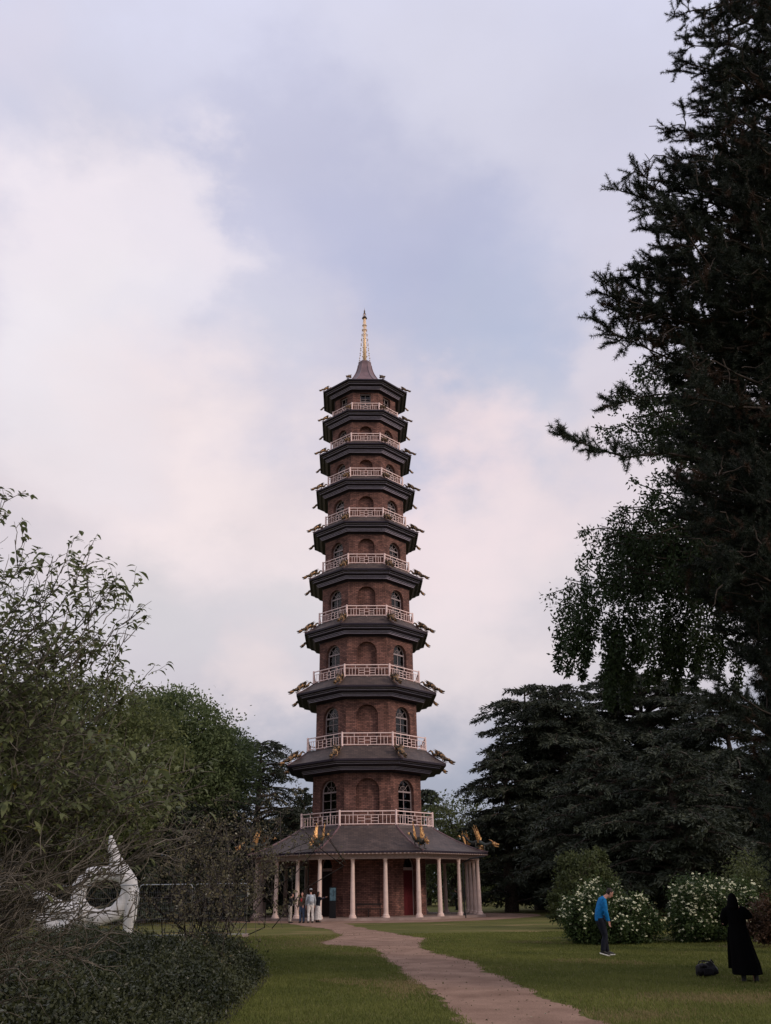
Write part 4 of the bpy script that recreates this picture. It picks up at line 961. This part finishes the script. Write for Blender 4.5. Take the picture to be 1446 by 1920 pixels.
cedar(at(345, 1700, 68), 11.8, [(0, 5.8), (.4, 5.8), (.75, 4.2), (1, 1.2)], 'dark spreading cedar behind the wire fence', 110, .32, droop=.4)
cedar(at(260, 1700, 60), 9.4, [(0, 6), (.5, 5.5), (.8, 3.6), (1, 1)], 'dark cedar behind the white sculpture', 90, .34, droop=.4)
cedar(at(110, 1700, 60), 9.4, [(0, 6), (.5, 5.5), (.8, 3.6), (1, 1)], 'dark cedar at the far left behind the sculpture', 80, .34, droop=.4)
cedar(at(545, 1700, 78), 9.2, [(0, 4.2), (.4, 4.2), (.75, 3), (1, 1)], 'low dark cedar behind the left verandah columns', 80, .34, droop=.4)

# --- far wood closing the horizon
def far_wood():
    n = 70000; x = rng.uniform(-110, 130, n); y = 75+rng.uniform(0, 22, n)+.0015*x**2
    top = 7.0+1.8*np.sin(x*.23)+1.3*np.sin(x*.61+1)+.8*np.sin(x*1.7); z = top*rng.random(n)**.7
    P = np.stack([x, y, z], 1)
    np_obj('distant_wood', [leaf_quads(P, unit(rdir(n)+[0, 0, .3]), .75*(.5+rng.random(n)), .5)], BROAD_F, None, [np.repeat(np.clip(.3+.3*np.sin(x*.8)*np.sin(z*1.1)+rng.random(n)*.4, 0, 1), 4)], kind='stuff', label='band of distant woodland behind the tower', cat='woodland')
far_wood()

# --- grass blades on the near lawn
def grass():
    n = 430000; D = 9+30*rng.random(n)**1.35; u = rng.uniform(-60, 1510, n)
    K = np.array([ray(a, 1672) for a in np.linspace(-60, 1510, 40)]); sx = np.interp(u, np.linspace(-60, 1510, 40), K[:, 0]/K[:, 1])
    X = sx*D; Y = CAMP[1]+D
    pl = resample([gp(a, b)[:2] for a, b in PATH_L], 200); pr = resample([gp(a, b)[:2] for a, b in PATH_R], 200)
    ol = np.argsort(pl[:, 1]); orr = np.argsort(pr[:, 1]); xl = np.interp(Y, pl[ol, 1], pl[ol, 0]); xr = np.interp(Y, pr[orr, 1], pr[orr, 0])
    w = rng.normal(size=n)*.05; k = (X < xl+.03+w) | (X > xr-.03+w) | (Y > -21.5)
    X, Y, D = X[k], Y[k], D[k]; n = len(X)
    P = np.stack([X, Y, gh(X, Y)], 1); h = (.022+.03*rng.random(n))*(1+D*.012)
    pat = .38+.16*np.sin(X*.8+np.sin(Y*.5)*2)*np.sin(Y*.45+X*.2)+.14*np.sin(X*2.3+1.7*np.sin(Y*1.1))*np.sin(Y*1.9+X)+.35*rng.random(n)
    dryc = [(gp(1370, 1872)[:2], 1.5, .7), (gp(640, 1768)[:2], 2.2, 2.4), (gp(560, 1752)[:2], 3, 2.5), (gp(760, 1850)[:2], .5, 1.6), (gp(1180, 1905)[:2], .9, .6)]
    dr_ = sum(np.exp(-((X-c[0])/a)**2-((Y-c[1])/b)**2) for c, a, b in dryc); dry = ((np.sin(X*.55+1.5)*np.sin(Y*.8+.6*np.sin(X)) > .80) & (rng.random(n) < .4)) | (rng.random(n) < dr_*.75); pat = np.where(dry, 1.0, np.clip(pat, 0, .9))
    V, F = needle_tris(P, unit(rdir(n)*.55+[0, 0, 1]), h, .006+.0006*D)
    np_obj('lawn_grass', [(V, F)], GRASS_F, None, [np.repeat(pat, 3)], kind='stuff', label='short mown grass either side of the path', cat='grass')
grass()
# ------------------------------------------------------------------ sculpture, fence, people, small things
def remesh(o, vox, sm=2):
    m = o.modifiers.new('remesh', 'REMESH'); m.mode = 'VOXEL'; m.voxel_size = vox; m.use_smooth_shade = True
    if sm: s = o.modifiers.new('smooth', 'SMOOTH'); s.iterations = sm; s.factor = .5
    return o
def sculpture():
    b = gp(170, 1752); base = np.array([b[0], b[1], float(gh(b[0], b[1]))]); D = b[1]-CAMP[1]
    r = empty('sculpture', base, label='large white abstract arched sculpture with a hole and a tall pointed peak, behind the twigs', cat='sculpture')
    def q(u, v, dy=0.0): return at(u, v, D+dy)-base
    mb = MB()
    # outer arm: peak down the back to a post foot
    mb.tube([q(208, 1566), q(211, 1590, .05), q(217, 1612, .1), q(228, 1632, .1), q(242, 1655, .05), q(248, 1685), q(245, 1715), q(240, 1742), q(238, 1770)], [(0.066, 0.088), (0.209, 0.220), (0.275, 0.285), (0.329, 0.373), (0.329, 0.395), (0.275, 0.351), (0.241, 0.308), (0.176, 0.241), (0.154, 0.220)], 14)
    mb.tube([q(236, 1640), q(205, 1636, .05), q(172, 1640, .1), q(150, 1660, .1), q(146, 1690, .1), q(158, 1712, .05), q(185, 1722), q(215, 1712), q(232, 1690), q(240, 1670)], [(0.329, 0.373), (0.241, 0.329), (0.285, 0.373), (0.285, 0.373), (0.264, 0.351), (0.285, 0.395), (0.241, 0.373), (0.220, 0.351), (0.198, 0.308), (0.220, 0.308)], 14)
    mb.tube([q(160, 1712), q(130, 1712, -.1), q(100, 1700, -.2), q(78, 1682, -.3), q(62, 1672, -.3)], [(0.395, 0.461), (0.373, 0.439), (0.285, 0.373), (0.220, 0.285), (0.110, 0.154)], 12)
    mb.tube([q(60, 1712, -.4), q(85, 1728, -.3), q(108, 1748, -.2), q(125, 1765, -.1)], [(0.131, 0.176), (0.220, 0.285), (0.285, 0.373), (0.220, 0.329)], 12)
    mb.tube([q(150, 1722), q(122, 1740), q(118, 1768)], [(0.461, 0.483), (0.461, 0.461), (0.373, 0.395)], 12)
    mb.tube([q(160, 1722, .2), q(168, 1745, .2), q(170, 1772, .2)], [(0.220, 0.285), (0.220, 0.285), (0.176, 0.241)], 10)
    remesh(mb.build('body', M['white'], r, True), .045, 6)
sculpture()

def fence():
    g = 'wire mesh fence panels behind the sculpture'
    us = [112, 212, 312, 362, 412]; D = 38.5
    xs = [-14.4+2.05*i for i in range(5)]
    lab = ['mesh fence panel left of the sculpture, leftmost of the row', 'mesh fence panel seen through the hole of the sculpture', 'mesh fence panel just right of the sculpture', 'mesh fence panel second right of the sculpture', 'rightmost mesh fence panel, partly behind the brown twiggy shrub']
    y = -65.06+D
    proto = None
    # place so that a joint falls where a pair of posts stands
    x0 = at(312, 1660, D)[0]
    for i in range(5):
        x = x0+(i-2.5)*2.25-1.12+1.12*0; c = (x, y, float(gh(x, y)))
        if proto is None:
            r = empty('fence_panel', c, label=lab[i], cat='fence', group=g); proto = r
            mb = MB(); w = 1.08; mb.tube([(-w, 0, .05), (-w, 0, 1.85), (-w+.05, 0, 1.95), (-w+.12, 0, 1.98), (w-.12, 0, 1.98), (w-.05, 0, 1.95), (w, 0, 1.85), (w, 0, .05)], .021, 8, side=(0, 1, 0)); mb.tube([(-w, 0, .12), (w, 0, .12)], .018, 6)
            mb.build('frame', M['steel'], r, True)
            Wd = Wood()
            for k in np.arange(-w+.06, w, .075): Wd.add(np.array([(k, 0, .12), (k, 0, 1.97)]), .0022, .0022, 3)
            for k in np.arange(.3, 1.9, .2): Wd.add(np.array([(-w, .004, k), (w, .004, k)]), .0022, .0022, 3)
            Wd.build('mesh', M['steel'], r)
            for sx in (-1, 1):
                mb = MB(); mb.box((sx*w, 0, .06), (.2, .6, .13)); mb.build('foot', M['stone'], r)
        else:
            r = copy_tree(proto); r.location = c; r['label'] = lab[i]
fence()

# ---- people -------------------------------------------------------------
def V3(*a): return np.array(a, float)
def hand(mb, w, d, side, curl=.5, s=1.0):
    """palm, four unequal curled fingers and a thumb from the side of the palm; w wrist, d pointing along the hand, side the thumb side"""
    d = unit(d); side = unit(side-d*np.dot(side, d)); n = np.cross(d, side)
    mb.tube([w-d*.02*s, w+d*.02*s, w+d*.055*s, w+d*.088*s], [(.026*s, .018*s), (.034*s, .017*s), (.040*s, .016*s), (.036*s, .012*s)], 10, side=side)
    for i, l in enumerate((.070, .078, .072, .056)):
        b = w+d*.084*s+side*(.027-.018*i)*s; a1, a2 = curl*.6, curl*1.5
        p1 = b+(d*math.cos(a1)+n*math.sin(a1))*l*.5*s; p2 = p1+(d*math.cos(a2)+n*math.sin(a2))*l*.5*s
        mb.tube([b-d*.01*s, b, p1, p2], [.0085*s, .009*s, .008*s, .006*s], 6)
    b = w+d*.03*s+side*.03*s; p1 = b+(d*.7+side*.6+n*.2)*.035*s; mb.tube([b-side*.01*s, b, p1, p1+(d*.95+side*.1+n*.3)*.03*s], [.012*s, .011*s, .0095*s, .007*s], 6)
DEF = dict(hip=V3(0, 0, .93), waist=V3(0, 0, 1.08), chest=V3(0, .02, 1.30), neck=V3(0, .0, 1.47), head=V3(0, .03, 1.62),
           shL=V3(-.19, 0, 1.41), elL=V3(-.25, -.02, 1.13), wrL=V3(-.24, .08, .88), hdL=V3(.0, .1, -1), shR=V3(.19, 0, 1.41), elR=V3(.25, -.02, 1.13), wrR=V3(.24, .08, .88), hdR=V3(.0, .1, -1),
           knL=V3(-.11, .02, .50), anL=V3(-.12, -.02, .09), knR=V3(.11, .02, .50), anR=V3(.12, -.02, .09), look=V3(0, 1, 0), ftL=V3(0, 1, 0), ftR=V3(0, 1, 0))
def person(loc, rz, label, J=None, top=None, bottom=None, shoes=None, hair=None, skirt=False, sc=1.0, group=None, longhair=False, sole=None, voxel=.013, cap=None, extras=None, curl=.5, build=1.0, shear=0):
    j = dict(DEF); j.update(J or {})
    for k_ in ('hip', 'waist', 'chest', 'neck', 'head', 'shL', 'shR', 'elL', 'elR', 'wrL', 'wrR', 'knL', 'knR', 'anL', 'anR'): j[k_] = j[k_]+V3(0, shear*j[k_][2], 0)
    r = empty('person', loc, rz, label=label, cat='person', group=group); r.scale = (sc, sc, sc)
    hd = j['head']; look = unit(j['look']); rt = unit(np.cross(look, [0, 0, 1.])); up = np.cross(rt, look)
    def limbs(mb, k=1.0, e=0.0, arm=1.0, legs=True, arms=True, armend=None, upto=1.0):
        if legs:
            for s in 'LR':
                sx = -1 if s == 'L' else 1; h = j['hip']+V3(sx*.09, 0, -.02)
                mb.tube([h+V3(0, 0, .06), h, (h+j['kn'+s])/2, j['kn'+s], j['kn'+s]*.6+j['an'+s]*.4+V3(0, -.012, 0), j['an'+s]*upto+j['kn'+s]*(1-upto)], [.085*k+e, .092*k+e, .078*k+e, .056*k+e, .054*k+e, .036*k+e*1.7], 12)
        if arms:
            for s in 'LR':
                sh, el, wr = j['sh'+s], j['el'+s], j['wr'+s]; mb.tube([j['chest']*.5+sh*.5, sh, sh*.5+el*.5, el, el*.6+wr*.4, wr], [.06*k+e, .055*k+e, .048*k+e, .039*k+e, .036*k+e, .025*k+e*1.4], 10)
    def torso(mb, e=0.0, lo=0.0):
        h, w, c, n = j['hip'], j['waist'], j['chest'], j['neck']; b = build
        mb.tube([h+V3(0, 0, -.08-lo), h, w, c*.5+w*.5, c, (j['shL']+j['shR'])/2+V3(0, 0, .01), n-(n-c)*.15], [(.12*b+e, .09+e), (.165*b+e, .115+e), (.145*b+e, .10+e), (.16*b+e, .11+e), (.175*b+e, .115+e), (.15*b+e, .085+e), (.06+e, .06+e)], 14, side=(1, 0, 0))
    mb = MB(); torso(mb); limbs(mb)
    mb.tube([j['neck']-V3(0, 0, .04), j['neck'], hd-up*.06-look*.01], [.058, .052, .052], 10)
    mb.tube([hd-up*.115+look*.035, hd-up*.085+look*.03, hd-up*.04+look*.015, hd+look*.0, hd+up*.05-look*.005, hd+up*.09-look*.01, hd+up*.11-look*.01], [(.025, .03), (.045, .055), (.062, .078), (.072, .088), (.072, .09), (.052, .07), (.02, .03)], 14, side=rt)
    mb.tube([hd+look*.08+up*.03, hd+look*.105-up*.01, hd+look*.085-up*.022], [.008, .015, .01], 6)      # nose
    mb.tube([hd+look*.072-up*.055-rt*.02, hd+look*.084-up*.055, hd+look*.072-up*.055+rt*.02], .008, 6)      # lips
    for sx in (-1, 1): mb.tube([hd+rt*sx*.07-up*.03, hd+rt*sx*.082+up*.0, hd+rt*sx*.076+up*.028], [.008, .014, .009], 6)
    for s in 'LR': hand(mb, j['wr'+s], j['hd'+s], V3(-1 if s == 'R' else 1, .6, 0), curl)
    body = remesh(mb.build('body', M['skin'], r, True), .009 if voxel < .02 else voxel, 1)
    mb = MB()
    for sx in (-1, 1): mb.ball(hd+look*.078+up*.015+rt*sx*.031, .011, 8, 6)
    mb.build('eyes', M['iron'], body, True)
    if hair:
        mb = MB(); mb.tube([hd-up*.05-look*.035, hd-look*.03, hd+up*.05-look*.02, hd+up*.10-look*.015, hd+up*.128-look*.012], [(.066, .065), (.080, .075), (.082, .09), (.062, .078), (.02, .03)], 12, side=rt)
        if longhair: mb.tube([hd+up*.05-look*.04, hd-look*.06-up*.05, hd-look*.07-up*.16, hd-look*.07-up*.30], [(.08, .07), (.09, .06), (.09, .045), (.05, .02)], 12, side=rt)
        remesh(mb.build('hair', hair, r, True), .014, 2)
    if cap:
        mb = MB(); mb.tube([hd+up*.055, hd+up*.09, hd+up*.13, hd+up*.145], [(.088, .1), (.088, .1), (.07, .08), (.02, .03)], 12, side=rt); mb.box(hd+up*.065+look*.12, (.13, .12, .012)); remesh(mb.build('cap', cap, r, True), .012, 1)
    if bottom is not None:
        mb = MB(); torso_e = .014
        if skirt:
            zb = skirt if skirt is not True else .15; h = j['hip']
            prof = [(h+V3(0, 0, .14), .14, .105), (h, .18, .14), (h*.6+V3(0, 0, zb)*.4, .22, .19), (V3(h[0], h[1], zb), .28, .25)]
            n = 28; rings = []
            for i, (c, a, b_) in enumerate(prof):
                rings.append([c+V3(a*math.cos(t)*(1+.06*i/3*math.sin(9*t)), b_*math.sin(t)*(1+.06*i/3*math.sin(9*t)), 0) for t in np.linspace(0, 2*math.pi, n, endpoint=False)])
            V = [p for q in rings for p in q]; F = [(i*n+k, (i+1)*n+k, (i+1)*n+(k+1) % n, i*n+(k+1) % n) for i in range(3) for k in range(n)]; mb.raw(V, F); mb.build('skirt', bottom, r, True)
        else:
            limbs(mb, 1.0, .017, arms=False, upto=1.0); h = j['hip']; mb.tube([h+V3(0, 0, -.10), h, h+V3(0, 0, .12)], [(.13, .105), (.182, .132), (.165, .12)], 14, side=(1, 0, 0)); remesh(mb.build('trousers', bottom, r, True), voxel+.002, 2)
    if top is not None:
        mb = MB(); torso(mb, .020, -.03); limbs(mb, 1.0, .016, legs=False); remesh(mb.build('top', top, r, True), voxel+.001, 2)
    for s in 'LR':
        a = j['an'+s]; f = unit(j['ft'+s]); mb = MB(); g = a-V3(0, 0, .035)
        mb.tube([g-f*.07, g-f*.02+V3(0, 0, .01), g+f*.06, g+f*.14-V3(0, 0, .012), g+f*.19-V3(0, 0, .02)], [(.03, .03), (.042, .05), (.043, .042), (.045, .03), (.025, .015)], 10); mb.tube([a+V3(0, 0, .04), g], [.045, .05], 10)
        sh = remesh(mb.build('shoe', shoes or M['iron'], r, True), .012, 1)
        if sole:
            mb = MB(); q = V3(0, 0, -.05); sdv = unit(np.cross(f, [0, 0, 1.])); c = [g-f*.09+sdv*.03, g-f*.09-sdv*.03, g+f*.08-sdv*.052, g+f*.19-sdv*.035, g+f*.215, g+f*.19+sdv*.035, g+f*.08+sdv*.052]
            B_ = [p+q for p in c]; A_ = [p+q+V3(0, 0, .026) for p in c]; mb.face(A_); mb.face(B_[::-1])
            for i in range(7): mb.face([B_[i], B_[(i+1) % 7], A_[(i+1) % 7], A_[i]])
            mb.build('sole', sole, sh)
    if extras: extras(r, j)
    return r
cl = lambda n, c, r_=.85: plain(n, c, r_, var=.2, scale=14, bump=.15)
BLUE = cl('blue_knit', (.004, .155, .40)); NAVY = cl('navy_cloth', (.007, .009, .018)); BLACK = plain('black_cloth', (.0025, .0025, .003), .95, spec=.05); HAIR = plain('dark_hair', (.015, .009, .006), .6, var=.3)
GREY = cl('grey_hoodie', (.32, .34, .36)); WHITE = cl('white_cloth', (.62, .58, .54)); RED = cl('red_shirt', (.42, .04, .04)); JEAN = cl('blue_denim', (.06, .085, .14)); DARK = cl('dark_jacket', (.018, .018, .02)); BEIGE = cl('beige_cloth', (.45, .38, .32))
WSOLE = plain('white_rubber', (.75, .75, .72), .6)
# stooping man (local y is the way he faces)
g_ = gp(1131, 1793)
person((g_[0], g_[1], float(gh(g_[0], g_[1]))+.0), R(-86), 'stooping man in bright blue sweater and dark trousers walking past the white flowers',
       dict(hip=V3(0, -.06, .86), waist=V3(0, -.08, .99), chest=V3(0, -.01, 1.22), neck=V3(0, .08, 1.41), head=V3(0, .21, 1.50), look=V3(0, .78, -.62),
            shL=V3(-.17, .02, 1.33), elL=V3(-.21, .08, 1.05), wrL=V3(-.18, .22, .84), hdL=V3(0, .35, -1), shR=V3(.17, .0, 1.34), elR=V3(.22, .03, 1.06), wrR=V3(.20, .10, .83), hdR=V3(0, .15, -1),
            knL=V3(-.09, .10, .46), anL=V3(-.09, .14, .11), knR=V3(.09, .04, .47), anR=V3(.09, -.03, .13), ftR=V3(.1, 1, -.28), ftL=V3(0, 1, -.05)),
       BLUE, NAVY, M['iron'], HAIR, shear=.095, sole=WSOLE, sc=1.03, voxel=.011)

def woman():
    g = gp(1394, 1842); base = (g[0], g[1], float(gh(g[0], g[1])))
    r = empty('person', base, R(-20), label='woman in long black hooded coat seen from behind beside the black bag', cat='person')
    sx = .985
    def q(X, y, Z): return V3((X-930)/973*sx+.158*(1722-Z)/973*sx-.03, y, (1722-Z)/973*sx)
    # body: legs, torso, neck, head, forearms and hands, one surface
    mb = MB(); 
    mb.tube([q(965, 0, 1690), q(955, 0, 1500), q(930, 0, 1250), q(900, 0, 980)], [.036, .05, .06, .08], 10); mb.tube([q(1180, .0, 1690), q(1150, 0, 1500), q(1080, 0, 1250), q(960, 0, 980)], [.036, .05, .06, .08], 10)
    mb.tube([q(930, 0, 1020), q(880, 0, 800), q(850, 0, 600), q(820, 0, 440), q(790, .02, 400)], [(.15, .1), (.13, .09), (.15, .1), (.13, .08), (.05, .05)], 12, side=(1, 0, 0))
    hd = q(785, .06, 275); mb.tube([q(795, .02, 420), hd-V3(0, 0, .05)], [.05, .05], 8)
    mb.tube([hd+V3(0, .04, -.11), hd+V3(0, .03, -.06), hd, hd+V3(0, -.01, .06), hd+V3(0, -.01, .11)], [(.03, .03), (.055, .07), (.07, .09), (.068, .088), (.02, .03)], 12, side=(1, 0, 0)); mb.tube([hd+V3(0, .08, .02), hd+V3(0, .11, -.02), hd+V3(0, .09, -.03)], [.008, .014, .01], 6)
    wl, wr = q(740, .34, 560), q(830, .36, 560)
    mb.tube([q(625, .02, 480), q(600, .06, 690), wl], [.045, .038, .026], 8); mb.tube([q(985, .02, 470), q(1085, .04, 560), wr], [.045, .038, .026], 8)
    hand(mb, wl, V3(.15, .5, .8), V3(1, 0, .2), .9); hand(mb, wr, V3(-.1, .5, .8), V3(-1, 0, .2), .9)
    remesh(mb.build('body', M['skin'], r, True), .010, 1)
    # coat: loft of folded rings with sleeves
    n = 40; rings = []
    prof = [(785, 405, .075, .075, 0), (810, 440, .16, .10, 0), (830, 490, .195, .12, 0), (848, 600, .175, .125, .2), (858, 720, .165, .125, .3), (880, 850, .185, .14, .5), (905, 1000, .21, .17, .7), (950, 1200, .235, .20, .9), (1000, 1400, .265, .23, 1), (1035, 1585, .275, .25, 1.1)]
    for X, Z, a, b, k in prof:
        c = q(X, 0, Z); rings.append([c+V3(a*math.cos(t)*(1+.05*k*math.sin(7*t+1)), b*math.sin(t)*(1+.05*k*math.sin(7*t+1)), 0) for t in np.linspace(0, 2*math.pi, n, endpoint=False)])
    mb = MB(); m = len(prof); mb.raw([p for w in rings for p in w], [(i*n+k, (i+1)*n+k, (i+1)*n+(k+1) % n, i*n+(k+1) % n) for i in range(m-1) for k in range(n)]+[tuple(range(n))]+[tuple((m-1)*n+k for k in range(n-1, -1, -1))])
    mb.tube([q(720, 0, 450), q(632, .02, 490), q(600, .05, 600), q(612, .08, 700), q(690, .26, 620), wl-V3(0, .03, .01)], [.08, .075, .07, .065, .055, .045], 10)
    mb.tube([q(900, 0, 450), q(985, .0, 475), q(1040, .02, 520), q(1085, .04, 562), q(960, .24, 590), wr-V3(0, .03, .01)], [.085, .075, .072, .068, .055, .045], 10)
    remesh(mb.build('coat', BLACK, r, True), .014, 2)
    mb = MB(); mb.tube([q(780, .02, 470), q(780, -.02, 400), q(775, 0, 330), q(770, .02, 260), q(758, .02, 190), q(748, .03, 152)], [(.15, .12), (.115, .115), (.105, .12), (.095, .115), (.065, .09), (.02, .03)], 14, side=(1, 0, 0)); remesh(mb.build('hood', BLACK, r, True), .014, 2)
    mb = MB(); P = [q(700, -.04, 760), q(697, -.03, 1000), q(706, -.02, 1250), q(720, -.02, 1480)]; mb.tube(P, [(.02, .012), (.028, .010), (.028, .010), (.03, .010)], 6, side=(1, 0, 0)); mb.build('sash', BLACK, r)
    for X, zt in ((962, 1700), (1185, 1690)):
        mb = MB(); a = q(X, 0, 1560); b = q(X+12, .0, zt-20); mb.tube([a, b+V3(0, -.02, .02), b+V3(0, 0, 0)], [.052, .045, .05], 10); mb.tube([b+V3(0, -.07, -.01), b+V3(0, .05, -.01), b+V3(0.01, .15, -.015), b+V3(.01, .19, -.02)], [(.04, .035), (.045, .035), (.04, .025), (.02, .012)], 10, side=(1, 0, 0)); remesh(mb.build('boot', M['iron'], r, True), .012, 1)
    mb = MB(); mb.box((wl+wr)/2+V3(0, .05, .09), (.075, .012, .15)); r2 = mb.build('phone', M['iron'], None); 
    r2.parent = None; r2.matrix_world = Matrix.Translation(base) @ Matrix.Rotation(R(-20), 4, 'Z'); tag(r2, 'small black phone held up by the woman in the black coat', 'phone')
woman()

def bag():
    g = gp(1326, 1832); r = empty('bag', (g[0], g[1], float(gh(g[0], g[1]))), R(8), label='black holdall bag lying on the grass beside the woman', cat='bag')
    BAG = plain('bag_nylon', (.005, .0045, .008), .5, var=.4, scale=20, bump=.5)
    mb = MB(); mb.tube([(-.20, 0, .12), (-.18, 0, .12), (-.08, 0, .135), (.06, 0, .13), (.17, 0, .14), (.20, 0, .13)], [(.05, .06), (.11, .105), (.13, .125), (.125, .12), (.115, .12), (.06, .06)], 14); mb.tube([(.02, -.05, .22), (.1, -.02, .245), (.16, 0, .20)], [(.04, .05), (.07, .06), (.05, .05)], 10); mb.tube([(-.17, -.06, .2), (-.1, -.09, .22), (-.02, -.1, .2)], [(.04, .05), (.06, .05), (.03, .04)], 8); mb.tube([(.08, -.1, .1), (.17, -.09, .12), (.2, -.03, .16)], [(.04, .06), (.06, .08), (.04, .05)], 8); remesh(mb.build('body', BAG, r, True), .014, 2)
    for y in (-.07, .06):
        mb = MB(); mb.tube([(-.13, y, .23), (-.09, y, .285), (.0, y*1.2, .30), (.09, y, .285), (.13, y, .22)], .011, 6); mb.build('strap', BAG, r, True)
    mb = MB(); mb.box((-.02, -.135, .11), (.2, .04, .12)); remesh(mb.build('pocket', BAG, r, True), .01, 2)
    mb = MB(); mb.tube([(-.2, -.02, .1), (-.26, -.06, .1), (-.25, -.08, .02)], .012, 6); mb.tube([(.13, 0, .25), (.15, .02, .32), (.2, .02, .26)], .014, 6); mb.build('buckle_strap', BAG, r, True)
    mb = MB(); mb.box((.03, -.04, .272), (.09, .03, .006)); mb.build('zip', M['steel'], r)
bag()

# the group at the corner of the verandah
gg = 'visitors standing at the left corner of the verandah'
def gpos(u, v=1731): p = gp(u, v); return (p[0], p[1], float(gh(p[0], p[1])))
def strap(r, j):
    mb = MB(); mb.tube([j['shL']+V3(.06, -.02, .06), j['chest']+V3(0, .15, 0), j['hip']+V3(.18, .1, .06)], .018, 6); mb.build('strap', WHITE, r)
def pack(col):
    def f(r, j):
        mb = MB(); mb.tube([V3(0, -.2, 1.02), V3(0, -.22, 1.1), V3(0, -.22, 1.32), V3(0, -.19, 1.42)], [(.08, .05), (.13, .08), (.13, .08), (.09, .05)], 10, side=(1, 0, 0)); remesh(mb.build('backpack', col, r, True), .016, 2)
    return f
person(gpos(544), R(-70), 'person in dark jacket and pale trousers with a white shoulder strap, leftmost of the visitors', dict(elL=V3(-.22, .12, 1.16), wrL=V3(-.12, .28, 1.28), elR=V3(.22, .12, 1.16), wrR=V3(.1, .3, 1.28), hdL=V3(.3, .5, .6), hdR=V3(-.3, .5, .6), head=V3(0, .08, 1.60), hip=V3(0, -.02, .93)), DARK, BEIGE, M['iron'], HAIR, sc=.92, group=gg, extras=strap, voxel=.018)
person(gpos(566), R(160), 'person in brown jacket over red shirt and jeans, second of the visitors', dict(wrL=V3(-.16, .2, .98), elL=V3(-.26, -.02, 1.12)), cl('brown_jacket', (.10, .07, .05)), JEAN, M['iron'], HAIR, sc=.95, group=gg, voxel=.018,
       extras=lambda r, j: [mb.build('shirt_front', RED, r) for mb in [MB()] for _ in [mb.tube([V3(0, .10, 1.16), V3(0, .135, 1.25), V3(0, .125, 1.38)], [(.05, .03), (.07, .03), (.05, .03)], 8, side=(1, 0, 0))]])
person(gpos(582), R(15), 'person in pale grey hoodie, cap and white trousers, seen from behind among the visitors', dict(), GREY, WHITE, M['iron'], HAIR, cap=GREY, sc=1.04, group=gg, voxel=.018, extras=pack(cl('pale_pack', (.42, .46, .50))))
person(gpos(596, 1730), R(-60), 'woman in navy jacket and long white skirt, one arm held out, rightmost of the visitors', dict(elR=V3(.22, .16, 1.32), wrR=V3(.15, .42, 1.42), hdR=V3(-.05, 1, .1), elL=V3(-.2, .14, 1.2), wrL=V3(-.05, .35, 1.4), hdL=V3(.1, 1, .1), hip=V3(0, 0, .93)), NAVY, WHITE, M['iron'], HAIR, skirt=.17, longhair=True, sc=.95, group=gg, voxel=.018)
p_ = at(856, 1690, 84)
person((p_[0], p_[1], 0), R(60), 'distant person in pale top beyond the right hand verandah columns', dict(), WHITE, DARK, M['iron'], HAIR, sc=1.0, voxel=.03)

# small things
def stake():
    g = gp(1232, 1752); r = empty('plant_label', (g[0], g[1], float(gh(g[0], g[1]))), label='small black plant label stake between the two white flowering shrubs', cat='sign')
    mb = MB(); mb.tube([(0, 0, 0), (0, 0, .42)], .012, 6); mb.build('stake', M['iron'], r); mb = MB(); mb.box((0, -.01, .46), (.14, .012, .09)); mb.build('plate', M['iron'], r)
stake()
g_ = gp(1426, 1768); mb = MB(); mb.tube([(g_[0]-.22, g_[1], .02), (g_[0], g_[1]-.02, .0), (g_[0]+.22, g_[1]-.1, -.05)], [.025, .03, .02], 8); tag(mb.build('fallen_branch', M['log'], None, True), 'short pale stick lying on the grass at the right edge', 'stick')

def litter():
    n = 900; pl = resample([gp(a, b)[:2] for a, b in PATH_L], 300); pr = resample([gp(a, b)[:2] for a, b in PATH_R], 300)
    i = rng.integers(60, 300, n); t = np.where(rng.random(n) < .6, rng.random(n)**3*.25, rng.random(n)); t = np.where(rng.random(n) < .5, t, 1-t)[:, None]
    P2 = pl[i]*(1-t)+pr[i]*t+rng.normal(size=(n, 2))*.05; P = np.stack([P2[:, 0], P2[:, 1], gh(P2[:, 0], P2[:, 1])+.014], 1); D = rdir(n); D[:, 2] *= .15
    np_obj('leaf_litter', [leaf_quads(P, unit(D), .02+.035*rng.random(n), .022)], TWIG_F, None, [np.repeat(rng.random(n), 4)], kind='stuff', label='scattered small dead leaves and grit along the path', cat='leaf litter')
litter()
